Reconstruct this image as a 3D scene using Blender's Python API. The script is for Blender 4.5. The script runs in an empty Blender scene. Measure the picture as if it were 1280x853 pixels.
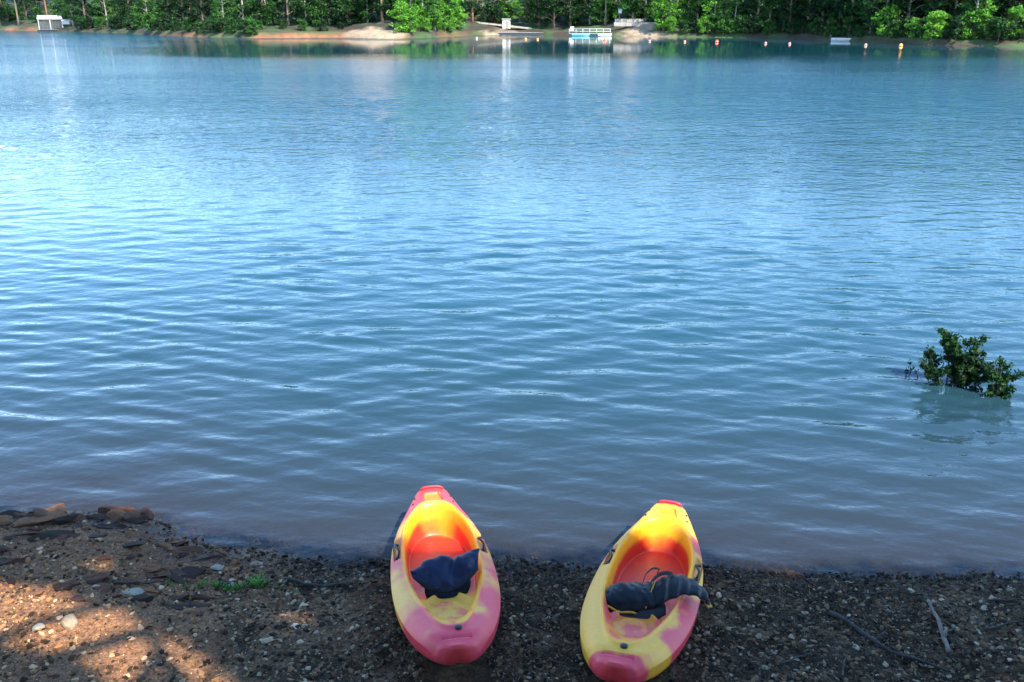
import bpy, math
import numpy as np
from mathutils import Vector, Matrix

# ------------------------------------------------------------------ camera, sky, sun
scn = bpy.context.scene
COL = scn.collection
CAM_H = 4.15
FPX = 1108.0                       # focal length in pixels of a 1280 px wide frame
PITCH = math.atan(408.5 / FPX)
cam_d = bpy.data.cameras.new('camera')
cam = bpy.data.objects.new('camera', cam_d); COL.objects.link(cam)
cam.location = (0, 0, CAM_H)
cam.rotation_euler = (math.pi / 2 - PITCH, 0, 0)
cam_d.sensor_width = 36.0
cam_d.lens = 36.0 * FPX / 1280.0
cam_d.clip_start = 0.05; cam_d.clip_end = 3000
scn.camera = cam

SUN_EL, SUN_AZ = math.radians(50), math.radians(142)     # azimuth clockwise from +Y
SUN = Vector((math.sin(SUN_AZ) * math.cos(SUN_EL), math.cos(SUN_AZ) * math.cos(SUN_EL), math.sin(SUN_EL)))
wd = bpy.data.worlds.new('World'); scn.world = wd; wd.use_nodes = True
nt = wd.node_tree
sky = nt.nodes.new('ShaderNodeTexSky'); sky.sky_type = 'NISHITA'; sky.sun_disc = False
sky.sun_elevation = SUN_EL; sky.sun_rotation = SUN_AZ
sky.air_density = 1.0; sky.dust_density = 0.0; sky.ozone_density = 2.5; sky.altitude = 150
bg = nt.nodes['Background']; bg.inputs['Strength'].default_value = 0.15
hs = nt.nodes.new('ShaderNodeHueSaturation'); hs.inputs['Saturation'].default_value = 1.12   # colour film
nt.links.new(sky.outputs[0], hs.inputs['Color']); nt.links.new(hs.outputs[0], bg.inputs['Color'])
sd = bpy.data.lights.new('sun', 'SUN'); sd.energy = 3.1; sd.angle = math.radians(0.53); sd.color = (1.0, 0.93, 0.82)
so = bpy.data.objects.new('sun', sd); COL.objects.link(so); so.location = SUN * 60
so.rotation_euler = SUN.to_track_quat('Z', 'Y').to_euler()
scn.view_settings.view_transform = 'Standard'; scn.view_settings.look = 'None'
scn.view_settings.exposure = 1.97; scn.view_settings.gamma = 1.0
scn.view_settings.use_curve_mapping = False
scn.cycles.max_bounces = 8; scn.cycles.transparent_max_bounces = 24
scn.cycles.sample_clamp_indirect = 6.0

# ------------------------------------------------------------------ helpers
RNG = np.random.default_rng(7)
_tab = np.random.default_rng(99).random((256, 256))

def vnoise(x, y, seed=0):
    x = np.asarray(x, float) + seed * 17.31; y = np.asarray(y, float) + seed * 9.77
    xi = np.floor(x).astype(int); yi = np.floor(y).astype(int)
    fx = x - xi; fy = y - yi
    fx = fx * fx * (3 - 2 * fx); fy = fy * fy * (3 - 2 * fy)
    a = _tab[xi & 255, yi & 255]; b = _tab[(xi + 1) & 255, yi & 255]
    c = _tab[xi & 255, (yi + 1) & 255]; d = _tab[(xi + 1) & 255, (yi + 1) & 255]
    return (a * (1 - fx) + b * fx) * (1 - fy) + (c * (1 - fx) + d * fx) * fy      # 0..1

def fbm(x, y, oct=4, seed=0):
    s = 0; a = 0.5; tot = 0
    x = np.asarray(x, float); y = np.asarray(y, float)
    for i in range(oct):
        s = s + a * vnoise(x, y, seed + i * 3); tot += a; a *= 0.5; x = x * 2.03; y = y * 2.03
    return s / tot

def sst(a, b, x):
    t = np.clip((np.asarray(x, float) - a) / (b - a), 0, 1); return t * t * (3 - 2 * t)

def mesh_np(name, v, f, smooth=True, attrs=None, mat=None):
    """v (N,3) array; f (M,k) array of one polygon size, or a list of such arrays"""
    me = bpy.data.meshes.new(name)
    v = np.asarray(v, np.float32)
    fl = [np.asarray(a, np.int32) for a in (f if isinstance(f, list) else [f])]
    loops = np.concatenate([a.ravel() for a in fl])
    sizes = np.concatenate([np.full(len(a), a.shape[1], np.int32) for a in fl])
    starts = np.concatenate([[0], np.cumsum(sizes)[:-1]]).astype(np.int32)
    me.vertices.add(len(v)); me.vertices.foreach_set('co', v.ravel())
    me.loops.add(len(loops)); me.loops.foreach_set('vertex_index', loops)
    me.polygons.add(len(sizes)); me.polygons.foreach_set('loop_start', starts)
    me.polygons.foreach_set('use_smooth', np.full(len(sizes), smooth))
    for an, arr in (attrs or {}).items():
        arr = np.asarray(arr, np.float32)
        if arr.ndim == 2:
            a = me.attributes.new(an, 'FLOAT_COLOR', 'POINT')
            if arr.shape[1] == 3: arr = np.concatenate([arr, np.ones((len(arr), 1), np.float32)], 1)
            a.data.foreach_set('color', arr.ravel())
        else:
            a = me.attributes.new(an, 'FLOAT', 'POINT'); a.data.foreach_set('value', arr)
    me.update(calc_edges=True); me.validate()
    if mat: me.materials.append(mat)
    return me

def obj(name, me, parent=None, label=None, cat=None, group=None, kind=None, loc=None):
    o = bpy.data.objects.new(name, me); COL.objects.link(o)
    if parent is not None: o.parent = parent
    if loc is not None: o.location = loc
    if label: o['label'] = label
    if cat: o['category'] = cat
    if group: o['group'] = group
    if kind: o['kind'] = kind
    return o

def empty(name, loc, label, cat, group=None, rz=0.0):
    o = obj(name, None, None, label, cat, group); o.location = loc; o.rotation_euler = (0, 0, rz)
    o.empty_display_size = 0.2
    return o

def grid_faces(nr, nc, closed=False):
    r = np.arange(nr - 1)[:, None]; n = nc if closed else nc - 1
    c = np.arange(n)[None, :]; c1 = (c + 1) % nc
    return np.stack([r * nc + c, r * nc + c1, (r + 1) * nc + c1, (r + 1) * nc + c], -1).reshape(-1, 4)

class MB:
    """collects shapes into one mesh"""
    def __init__(s): s.v = []; s.f = {}; s.n = 0
    def add(s, v, f):
        v = np.asarray(v, float)
        for a in (f if isinstance(f, list) else [f]):
            a = np.asarray(a); s.f.setdefault(a.shape[1], []).append(a + s.n)
        s.v.append(v); s.n += len(v); return s
    def box(s, c, size, rz=0.0, rx=0.0, bev=0.0):
        h = np.array(size) / 2.0
        b = min(bev, h.min() * 0.9)
        P = []
        for sx in (-1, 1):
            for sy in (-1, 1):
                for sz in (-1, 1): P.append((sx * h[0], sy * h[1], sz * h[2]))
        P = np.array(P); F = np.array([[0, 1, 3, 2], [4, 6, 7, 5], [0, 4, 5, 1], [2, 3, 7, 6], [0, 2, 6, 4], [1, 5, 7, 3]])
        R = np.array(Matrix.Rotation(rz, 3, 'Z') @ Matrix.Rotation(rx, 3, 'X'))
        return s.add(P @ R.T + np.array(c), F)
    def tube(s, pts, rad, n=8, cap=True):
        pts = np.asarray(pts, float); k = len(pts)
        rad = np.broadcast_to(np.asarray(rad, float), (k,))
        t = np.gradient(pts, axis=0); t /= np.linalg.norm(t, axis=1)[:, None] + 1e-9
        ref = np.where(np.abs(t[:, 2:3]) > 0.9, np.array([[1.0, 0, 0]]), np.array([[0, 0, 1.0]]))
        if k > 1: ref = np.broadcast_to(ref[0:1], ref.shape)
        a = np.cross(t, ref); a /= np.linalg.norm(a, axis=1)[:, None] + 1e-9
        b = np.cross(t, a)
        an = np.linspace(0, 2 * np.pi, n, endpoint=False)
        v = pts[:, None] + rad[:, None, None] * (np.cos(an)[None, :, None] * a[:, None] + np.sin(an)[None, :, None] * b[:, None])
        s.add(v.reshape(-1, 3), grid_faces(k, n, True))
        if cap:
            s.f.setdefault(n, []).append(np.array([np.arange(n)[::-1] + s.n - k * n]))
            s.f.setdefault(n, []).append(np.array([np.arange(n) + s.n - n]))
        return s
    def mesh(s, name, mat, smooth=True, attrs=None):
        return mesh_np(name, np.concatenate(s.v), [np.concatenate(a) for a in s.f.values()], smooth, attrs, mat)

def crom(ks, vs, x):
    """smooth monotone-ish interpolation (cubic Hermite) through control values"""
    ks = np.asarray(ks, float); vs = np.asarray(vs, float)
    m = np.gradient(vs, ks)
    x = np.clip(np.asarray(x, float), ks[0], ks[-1])
    i = np.clip(np.searchsorted(ks, x, side='right') - 1, 0, len(ks) - 2)
    h = ks[i + 1] - ks[i]; t = (x - ks[i]) / h
    return ((2 * t**3 - 3 * t**2 + 1) * vs[i] + (t**3 - 2 * t**2 + t) * h * m[i] + (-2 * t**3 + 3 * t**2) * vs[i + 1] + (t**3 - t**2) * h * m[i + 1])

# ------------------------------------------------------------------ materials
def new_mat(name):
    m = bpy.data.materials.new(name); m.use_nodes = True
    t = m.node_tree; t.nodes.clear()
    out = t.nodes.new('ShaderNodeOutputMaterial')
    return m, t, out

def N(t, typ, **kw):
    n = t.nodes.new(typ)
    for k, v in kw.items():
        if k.startswith('i_'):
            key = k[2:].replace('_', ' ')
            n.inputs[key].default_value = v
        else: setattr(n, k, v)
    return n

def ramp(t, stops, interp='LINEAR'):
    r = t.nodes.new('ShaderNodeValToRGB'); r.color_ramp.interpolation = interp
    e = r.color_ramp.elements
    while len(e) > 1: e.remove(e[-1])
    e[0].position = stops[0][0]; e[0].color = (*stops[0][1], 1)
    for p, c in stops[1:]:
        x = e.new(p); x.color = (*c, 1)
    return r

def simple_mat(name, col, rough=0.6, noise=0.25, scale=6.0, metal=0.0, bump=0.0, bscale=60.0):
    m, t, out = new_mat(name); L = t.links.new
    b = N(t, 'ShaderNodeBsdfPrincipled', i_Roughness=rough, i_Metallic=metal)
    tc = N(t, 'ShaderNodeTexCoord')
    nz = N(t, 'ShaderNodeTexNoise', i_Scale=scale, i_Detail=6.0, i_Roughness=0.65)
    L(tc.outputs['Object'], nz.inputs['Vector'])
    c = np.array(col)
    r = ramp(t, [(0.3, tuple(c * (1 - noise))), (0.7, tuple(np.minimum(c * (1 + noise), 0.95)))])
    L(nz.outputs[0], r.inputs[0]); L(r.outputs[0], b.inputs['Base Color'])
    if bump:
        n2 = N(t, 'ShaderNodeTexNoise', i_Scale=bscale, i_Detail=4.0); L(tc.outputs['Object'], n2.inputs['Vector'])
        bp = N(t, 'ShaderNodeBump', i_Strength=bump, i_Distance=0.01); L(n2.outputs[0], bp.inputs['Height']); L(bp.outputs[0], b.inputs['Normal'])
    L(b.outputs[0], out.inputs[0])
    return m

def attr_mat(name, rough=0.7, noise=0.15, scale=30.0, bump=0.0, bscale=80.0, bdist=0.01, spec=0.5):
    """base colour from the vertex colour 'Col' with a little noise"""
    m, t, out = new_mat(name); L = t.links.new
    b = N(t, 'ShaderNodeBsdfPrincipled', i_Roughness=rough); b.inputs['Specular IOR Level'].default_value = spec
    at = N(t, 'ShaderNodeAttribute', attribute_name='Col')
    tc = N(t, 'ShaderNodeTexCoord')
    nz = N(t, 'ShaderNodeTexNoise', i_Scale=scale, i_Detail=6.0, i_Roughness=0.7); L(tc.outputs['Object'], nz.inputs['Vector'])
    r = ramp(t, [(0.3, (1 - noise,) * 3), (0.7, (1 + noise,) * 3)])
    L(nz.outputs[0], r.inputs[0])
    mx = N(t, 'ShaderNodeMix', data_type='RGBA', blend_type='MULTIPLY'); mx.inputs[0].default_value = 1
    L(at.outputs['Color'], mx.inputs[6]); L(r.outputs[0], mx.inputs[7]); L(mx.outputs[2], b.inputs['Base Color'])
    if bump:
        n2 = N(t, 'ShaderNodeTexNoise', i_Scale=bscale, i_Detail=6.0, i_Roughness=0.7); L(tc.outputs['Object'], n2.inputs['Vector'])
        bp = N(t, 'ShaderNodeBump', i_Strength=bump, i_Distance=bdist); L(n2.outputs[0], bp.inputs['Height']); L(bp.outputs[0], b.inputs['Normal'])
    L(b.outputs[0], out.inputs[0])
    return m

def leaf_mat(name, stops, rough=0.55, trans=0.35):
    """leaf colour picked per leaf from the attribute 'tint' and shifted per tree"""
    m, t, out = new_mat(name); L = t.links.new
    at = N(t, 'ShaderNodeAttribute', attribute_name='tint')
    oi = N(t, 'ShaderNodeObjectInfo')
    a = N(t, 'ShaderNodeMath', operation='MULTIPLY_ADD'); a.inputs[1].default_value = 0.3; a.inputs[2].default_value = -0.15
    L(oi.outputs['Random'], a.inputs[0])
    ad = N(t, 'ShaderNodeMath', operation='ADD', use_clamp=True); L(at.outputs['Fac'], ad.inputs[0]); L(a.outputs[0], ad.inputs[1])
    r = ramp(t, stops); L(ad.outputs[0], r.inputs[0])
    b = N(t, 'ShaderNodeBsdfPrincipled', i_Roughness=rough); L(r.outputs[0], b.inputs['Base Color'])
    b.inputs['Specular IOR Level'].default_value = 0.3
    tr = N(t, 'ShaderNodeBsdfTranslucent'); L(r.outputs[0], tr.inputs['Color'])
    mx = N(t, 'ShaderNodeMixShader'); mx.inputs[0].default_value = trans
    L(b.outputs[0], mx.inputs[1]); L(tr.outputs[0], mx.inputs[2]); L(mx.outputs[0], out.inputs[0])
    return m

M = {}
M['leaf_dark'] = leaf_mat('dark broad leaves', [(0, (0.003, 0.015, 0.005)), (0.5, (0.009, 0.042, 0.010)), (1, (0.045, 0.13, 0.018))])
M['leaf_mid'] = leaf_mat('mid green leaves', [(0, (0.009, 0.042, 0.010)), (0.5, (0.028, 0.105, 0.016)), (1, (0.10, 0.25, 0.032))])
M['leaf_lime'] = leaf_mat('bright lime leaves', [(0, (0.05, 0.17, 0.012)), (0.5, (0.11, 0.32, 0.025)), (1, (0.22, 0.45, 0.05))])
M['leaf_pine'] = leaf_mat('pine needles', [(0, (0.010, 0.035, 0.014)), (0.5, (0.022, 0.075, 0.024)), (1, (0.05, 0.13, 0.04))], trans=0.15)
M['leaf_bush'] = leaf_mat('water bush leaves', [(0, (0.005, 0.026, 0.006)), (0.6, (0.016, 0.075, 0.012)), (1, (0.08, 0.21, 0.022))], trans=0.3)
M['bark'] = simple_mat('grey brown bark', (0.16, 0.12, 0.09), 0.85, 0.35, 3.0)
M['bark_red'] = simple_mat('reddish pine bark', (0.26, 0.13, 0.07), 0.85, 0.35, 3.0)
M['bark_pale'] = simple_mat('pale bark', (0.36, 0.30, 0.24), 0.85, 0.3, 3.0)
M['twig'] = simple_mat('dark wet twig', (0.05, 0.035, 0.025), 0.6, 0.3, 20.0)

# ------------------------------------------------------------------ near shore: ground height
SHX = [-60, -9, -4.5, -3.6, -3.1, -2.8, -2.3, -1.3, 0, 1.5, 2.3, 4.0, 6, 9, 60]
SHY = [9.5, 7.6, 6.80, 6.78, 6.66, 6.42, 6.24, 6.12, 6.07, 5.97, 5.90, 5.84, 5.9, 6.2, 9]

def shore_y(x):
    return crom(SHX, SHY, x) + 0.09 * (fbm(np.asarray(x) * 1.7, np.zeros_like(np.asarray(x, float)) + 3.3, 3, 5) - 0.5) * 1.6

def ground_z(x, y):
    x = np.asarray(x, float); y = np.asarray(y, float)
    d = shore_y(x) - y
    up = np.clip(d, 0, None)
    z = 0.085 * np.minimum(up, 2.2) + 0.40 * np.clip(up - 2.2, 0, 6.5) + 0.03 * np.clip(up - 8.7, 0, None) + 0.0 * x
    z = z + 0.035 * sst(0.0, 0.10, d) * sst(0.6, 1.8, x)             # little cut edge on the right
    dn = np.clip(-d, 0, None)
    z = z - 0.16 * np.minimum(dn, 8) - 0.04 * np.clip(dn - 8, 0, 60)
    amp = 0.35 + 0.65 * sst(0.0, 0.5, d)
    z = z + amp * (0.10 * (fbm(x * 0.8, y * 0.8, 3, 11) - 0.5) + 0.075 * (fbm(x * 3.1, y * 3.1, 4, 21) - 0.5)) * sst(-0.5, 0.3, d)
    z = z + 0.024 * (fbm(x * 12, y * 12, 3, 31) - 0.5)
    # red clay shelf and low mound on the left
    z = z + 0.05 * np.exp(-((x + 3.55) / 0.9) ** 2 - ((y - 6.25) / 0.45) ** 2)
    z = z + 0.05 * np.exp(-((x + 2.9) / 0.6) ** 2 - ((y - 5.15) / 0.25) ** 2)
    z = z + 0.04 * np.exp(-((x + 1.62) / 0.33) ** 2 - ((y - 5.2) / 0.22) ** 2)
    return z

def axis(fine0, fine1, step, lo, hi, growth=1.18):
    a = list(np.arange(fine0, fine1 + 1e-6, step))
    s = step; p = a[-1]; up = []
    while p < hi: s *= growth; p += s; up.append(min(p, hi))
    s = step; p = a[0]; dn = []
    while p > lo: s *= growth; p -= s; dn.append(max(p, lo))
    return np.array(dn[::-1] + a + up)

gx = axis(-4.8, 4.8, 0.02, -70, 70); gy = axis(3.6, 7.6, 0.016, -60, 40)
GX, GY = np.meshgrid(gx, gy)
GZ = ground_z(GX, GY)
D = shore_y(GX) - GY
# earth colours: dark wet gravel soil, orange clay to the left, grey-brown litter to the right
n1 = fbm(GX * 1.3, GY * 1.6, 5, 41); n2 = fbm(GX * 7, GY * 9, 4, 51)
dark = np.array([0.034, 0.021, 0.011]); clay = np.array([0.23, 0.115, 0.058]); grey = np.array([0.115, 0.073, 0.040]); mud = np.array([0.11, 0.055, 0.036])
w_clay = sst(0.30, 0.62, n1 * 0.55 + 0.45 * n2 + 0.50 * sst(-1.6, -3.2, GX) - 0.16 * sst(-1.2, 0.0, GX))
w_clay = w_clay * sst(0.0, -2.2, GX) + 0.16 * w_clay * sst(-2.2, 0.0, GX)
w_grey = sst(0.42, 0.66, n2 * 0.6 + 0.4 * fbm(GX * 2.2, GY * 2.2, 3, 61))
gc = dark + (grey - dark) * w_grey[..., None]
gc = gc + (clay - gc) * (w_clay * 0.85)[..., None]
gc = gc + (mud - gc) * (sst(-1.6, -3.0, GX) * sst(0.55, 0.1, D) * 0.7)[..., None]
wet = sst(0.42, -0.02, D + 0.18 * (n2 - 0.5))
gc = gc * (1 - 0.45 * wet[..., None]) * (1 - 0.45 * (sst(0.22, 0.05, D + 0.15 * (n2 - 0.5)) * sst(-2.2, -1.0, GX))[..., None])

def ground_material():
    m, t, out = new_mat('beach earth'); L = t.links.new
    b = N(t, 'ShaderNodeBsdfPrincipled'); b.inputs['Specular IOR Level'].default_value = 0.15
    tc = N(t, 'ShaderNodeTexCoord')
    at = N(t, 'ShaderNodeAttribute', attribute_name='Col'); wt = N(t, 'ShaderNodeAttribute', attribute_name='wet')
    nz = N(t, 'ShaderNodeTexNoise', i_Scale=42.0, i_Detail=7.0, i_Roughness=0.75); L(tc.outputs['Object'], nz.inputs['Vector'])
    r = ramp(t, [(0.33, (0.35, 0.33, 0.33)), (0.5, (1, 1, 1)), (0.68, (2.1, 1.9, 1.75))]); L(nz.outputs[0], r.inputs[0])
    mx = N(t, 'ShaderNodeMix', data_type='RGBA', blend_type='MULTIPLY'); mx.inputs[0].default_value = 1
    L(at.outputs['Color'], mx.inputs[6]); L(r.outputs[0], mx.inputs[7]); L(mx.outputs[2], b.inputs['Base Color'])
    mr = N(t, 'ShaderNodeMapRange'); mr.inputs['To Min'].default_value = 0.9; mr.inputs['To Max'].default_value = 0.35
    L(wt.outputs['Fac'], mr.inputs['Value']); L(mr.outputs[0], b.inputs['Roughness'])
    vo = N(t, 'ShaderNodeTexVoronoi', i_Scale=55.0); L(tc.outputs['Object'], vo.inputs['Vector'])
    b1 = N(t, 'ShaderNodeBump', i_Strength=0.9, i_Distance=0.012); L(nz.outputs[0], b1.inputs['Height'])
    b2 = N(t, 'ShaderNodeBump', i_Strength=0.6, i_Distance=0.008); L(vo.outputs['Distance'], b2.inputs['Height']); L(b1.outputs[0], b2.inputs['Normal'])
    L(b2.outputs[0], b.inputs['Normal']); L(b.outputs[0], out.inputs[0])
    return m
M['beach'] = ground_material()
V = np.stack([GX, GY, GZ], -1).reshape(-1, 3)
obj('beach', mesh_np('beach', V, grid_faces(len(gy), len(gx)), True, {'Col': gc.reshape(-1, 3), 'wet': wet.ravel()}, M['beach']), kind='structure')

# ------------------------------------------------------------------ far shore: line and height
FSX = [-420, -240, -141, -98, -65, -50, -34, -18, -10, 0, 10, 20, 30, 47, 54, 58, 66, 80, 110, 200, 420]
FSY = [300, 285, 258, 226, 185, 174, 178, 173, 190, 205, 199, 191, 184, 171, 157, 141, 130, 127, 118, 100, 90]

def far_y(x): return crom(FSX, FSY, x)
def far_z(x, d):
    x = np.asarray(x, float); d = np.asarray(d, float)
    rough = fbm(x * 0.22, d * 0.22, 4, 71) - 0.5
    z = -1.6 + 2.3 * sst(-3.5, 1.2, d) + 0.13 * np.clip(d, 0, 70) + 1.1 * rough * sst(-2, 4, d)
    hump = np.exp(-((x + 24.0) / 7.5) ** 2)                             # pale sandy bank
    z = z + 0.7 * hump * sst(0, 6, d) * sst(26, 10, d)
    hump2 = np.exp(-((x - 26.5) / 5.0) ** 2)
    z = z + 1.0 * hump2 * sst(0, 5, d) * sst(20, 8, d)
    return z
fx = np.concatenate([np.linspace(-420, -160, 40)[:-1], np.linspace(-160, 130, 290), np.linspace(130, 420, 40)[1:]])
fd = np.concatenate([np.linspace(-9, 12, 50), np.linspace(13, 90, 40), [140, 300, 900]])
FX, FD = np.meshgrid(fx, fd)
FZ = far_z(FX, FD)
FY = far_y(FX) + FD
fn = fbm(FX * 0.5, FD * 0.6, 4, 81)
litter = np.array([0.03, 0.024, 0.014]); redc = np.array([0.24, 0.10, 0.045]); sand = np.array([0.27, 0.20, 0.125]); gr = np.array([0.03, 0.07, 0.016])
fc = litter + (gr - litter) * sst(0.45, 0.6, fn)[..., None]
edge = sst(1.35, 0.2, FZ + 0.9 * (fn - 0.5)) * (0.05 + 0.8 * np.maximum(sst(-75, -60, FX) * sst(-5, -20, FX), sst(-118, -130, FX)) * sst(0.3, 0.6, fbm(FX * 0.2, FX * 0 + 2, 2, 91)))
fc = fc + (redc - fc) * edge[..., None]
ws = np.clip(np.exp(-((FX + 26.0) / 7.0) ** 2) * sst(7, 2, FD) * 1.05 + np.exp(-((FX - 26.5) / 5.0) ** 2) * sst(10, 4, FD) + np.exp(-((FX + 2.0) / 6.0) ** 2) * sst(8, 3, FD) * 0.75, 0, 1)
ws = sst(0.35, 0.75, ws * (0.15 + 1.6 * fn))
fc = fc + (sand * (0.75 + 0.5 * fn[..., None]) - fc) * ws[..., None]
M['far_bank'] = attr_mat('far bank soil', 0.9, 0.35, 0.8, 0.5, 2.0, 0.2)
obj('far_bank', mesh_np('far_bank', np.stack([FX, FY, FZ], -1).reshape(-1, 3), grid_faces(len(fd), len(fx)), True, {'Col': fc.reshape(-1, 3)}, M['far_bank']), kind='structure')

# ------------------------------------------------------------------ lake
rows = [5.3]; s = 0.016
while rows[-1] < 340: 
    rows.append(rows[-1] + s); s *= (1.0062 if rows[-1] < 60 else 1.03)
rows = np.array(rows)
u = np.concatenate([[-14, -7, -4, -2.6, -1.9, -1.5], np.linspace(-1.28, 1.28, 620), [1.5, 1.9, 2.6, 4, 7, 14]])
U, WY = np.meshgrid(u, rows)
WX = U * (0.66 * WY + 1.2)
dy = np.gradient(rows)[:, None]; dx = (0.66 * WY + 1.2) * 2.56 / 620
wr = np.random.default_rng(5)
WZ = np.zeros_like(WX)
fade_shore = 0.60 + 0.40 * sst(-0.3, 2.5, WY - shore_y(np.clip(WX, -50, 50)))
for i in range(64):
    lam = 0.13 * (1.0 / 0.13) ** wr.random()
    th = np.radians(wr.normal(0, 17)) + (0.20 if wr.random() < 0.5 else -0.20)
    k = 2 * np.pi / lam
    slope = 0.0140 * (0.75 if lam > 0.5 else 1.0)
    a = slope / k
    ok = sst(0.42, 0.2, np.maximum(dy, dx * abs(math.sin(th))) / lam) * sst(0.42, 0.2, dx * abs(math.sin(th)) / lam)
    ph = wr.random() * 6.28
    warp = 0.9 * vnoise(WX * 0.35, WY * 0.35, i) * 4
    if lam < 0.3: ok = ok * (0.7 + 0.3 * sst(8, 15, WY))
    WZ += a * ok * np.sin(k * (WX * math.sin(th) + WY * math.cos(th)) + ph + warp)
gust = 0.55 + 0.9 * fbm(WX * 0.10, WY * 0.16, 3, 15)
WZ = WZ * fade_shore * gust
WZ = WZ * sst(1.55, 1.2, np.abs(U))
depth = np.where(WY < 40, np.clip(-ground_z(np.clip(WX, -60, 60), np.minimum(WY, 40)), 0, None), 3.0)

def water_material():
    m, t, out = new_mat('lake water'); L = t.links.new
    tc = N(t, 'ShaderNodeTexCoord')
    def noise(sx, sy, scale, detail, rot=0.0):
        mp = N(t, 'ShaderNodeMapping'); mp.inputs['Scale'].default_value = (sx, sy, 1); mp.inputs['Rotation'].default_value = (0, 0, rot)
        L(tc.outputs['Object'], mp.inputs['Vector'])
        n = N(t, 'ShaderNodeTexNoise', i_Scale=scale, i_Detail=detail, i_Roughness=0.55); L(mp.outputs[0], n.inputs['Vector']); return n
    fine = noise(0.6, 1.0, 7.0, 3.0, 0.25)
    mid = noise(0.7, 1.0, 3.4, 3.0, -0.3)
    big = noise(0.55, 1.0, 0.6, 3.0, 0.25)
    # wind: how ruffled the water is, calm close to the far shore and to the right of it
    sx = N(t, 'ShaderNodeSeparateXYZ'); L(tc.outputs['Object'], sx.inputs[0])
    far = N(t, 'ShaderNodeMapRange', interpolation_type='SMOOTHSTEP')
    far.inputs['From Min'].default_value = 14; far.inputs['From Max'].default_value = 42; far.inputs['To Min'].default_value = 0.0; far.inputs['To Max'].default_value = 1.0
    L(sx.outputs['Y'], far.inputs['Value'])
    wind = noise(0.35, 1.0, 0.030, 3.0, 0.06)
    wr_ = N(t, 'ShaderNodeMapRange', interpolation_type='SMOOTHSTEP')
    wr_.inputs['From Min'].default_value = 0.38; wr_.inputs['From Max'].default_value = 0.62; wr_.inputs['To Min'].default_value = 0.55; wr_.inputs['To Max'].default_value = 1.1
    L(wind.outputs[0], wr_.inputs['Value'])
    calm = N(t, 'ShaderNodeAttribute', attribute_name='calm')
    sub = N(t, 'ShaderNodeMath', operation='SUBTRACT'); sub.inputs[0].default_value = 1.0; L(calm.outputs['Fac'], sub.inputs[1])
    w2 = N(t, 'ShaderNodeMath', operation='MULTIPLY'); L(wr_.outputs[0], w2.inputs[0]); L(sub.outputs[0], w2.inputs[1])
    wf = N(t, 'ShaderNodeMath', operation='MULTIPLY'); L(w2.outputs[0], wf.inputs[0]); L(far.outputs[0], wf.inputs[1])
    def bump(n, strength, dist, prev=None, drive=None):
        b = N(t, 'ShaderNodeBump', i_Strength=strength, i_Distance=dist); L(n.outputs[0], b.inputs['Height'])
        if drive is not None: L(drive.outputs[0], b.inputs['Strength'])
        if prev is not None: L(prev.outputs[0], b.inputs['Normal'])
        return b
    b1 = bump(big, 1.0, 0.26, None, wf)
    b2 = bump(mid, 1.0, 0.14, b1, wf)
    nf = N(t, 'ShaderNodeMath', operation='MULTIPLY_ADD'); L(far.outputs[0], nf.inputs[0]); nf.inputs[1].default_value = 0.5; nf.inputs[2].default_value = 0.5
    w3 = N(t, 'ShaderNodeMath', operation='MULTIPLY'); L(w2.outputs[0], w3.inputs[0]); L(nf.outputs[0], w3.inputs[1])
    b3 = bump(fine, 0.30, 0.030, b2, w3)
    fr = N(t, 'ShaderNodeFresnel', i_IOR=1.333); L(b3.outputs[0], fr.inputs['Normal'])
    gl = N(t, 'ShaderNodeBsdfGlossy', i_Roughness=0.03); gl.inputs['Color'].default_value = (1, 1, 1, 1); L(b3.outputs[0], gl.inputs['Normal'])
    dp = N(t, 'ShaderNodeAttribute', attribute_name='depth')
    def decay(k):
        mul = N(t, 'ShaderNodeMath', operation='MULTIPLY'); mul.inputs[1].default_value = -k; L(dp.outputs['Fac'], mul.inputs[0])
        ex = N(t, 'ShaderNodeMath', operation='EXPONENT'); L(mul.outputs[0], ex.inputs[0]); return ex
    silt = N(t, 'ShaderNodeMix', data_type='RGBA'); L(decay(1.5).outputs[0], silt.inputs[0])          # silt stirred up in the shallows
    silt.inputs[6].default_value = (*WATER_BODY, 1); silt.inputs[7].default_value = (0.024, 0.0235, 0.026, 1)
    df = N(t, 'ShaderNodeBsdfDiffuse'); L(silt.outputs[2], df.inputs['Color'])
    tr = N(t, 'ShaderNodeBsdfTransparent'); tr.inputs['Color'].default_value = (0.80, 0.84, 0.82, 1)
    body = N(t, 'ShaderNodeMixShader'); L(decay(34.0).outputs[0], body.inputs[0]); L(df.outputs[0], body.inputs[1]); L(tr.outputs[0], body.inputs[2])
    fin = N(t, 'ShaderNodeMixShader'); L(fr.outputs[0], fin.inputs[0]); L(body.outputs[0], fin.inputs[1]); L(gl.outputs[0], fin.inputs[2])
    L(fin.outputs[0], out.inputs[0])
    return m
WATER_BODY = (0.006, 0.054, 0.074)
M['water'] = water_material()
dist_far = far_y(np.clip(WX, -420, 420)) - WY
wob = 30 * (fbm(WX * 0.02, WY * 0.05, 3, 45) - 0.5)
calm = 0.985 * sst(40, 122, WY - 1.3 * wob) * sst(-75, -30, WX + wob)
breeze = sst(20, 10, dist_far + 0.3 * wob) * sst(14, 0, WX) * 0.85          # ruffled strip under the left part of the far shore
calm = np.clip(calm * (1 - breeze), 0, 0.985)
obj('lake', mesh_np('lake', np.stack([WX, WY, WZ], -1).reshape(-1, 3), grid_faces(len(rows), len(u)), True, {'depth': depth.ravel(), 'calm': calm.ravel()}, M['water']), kind='structure')

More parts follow.
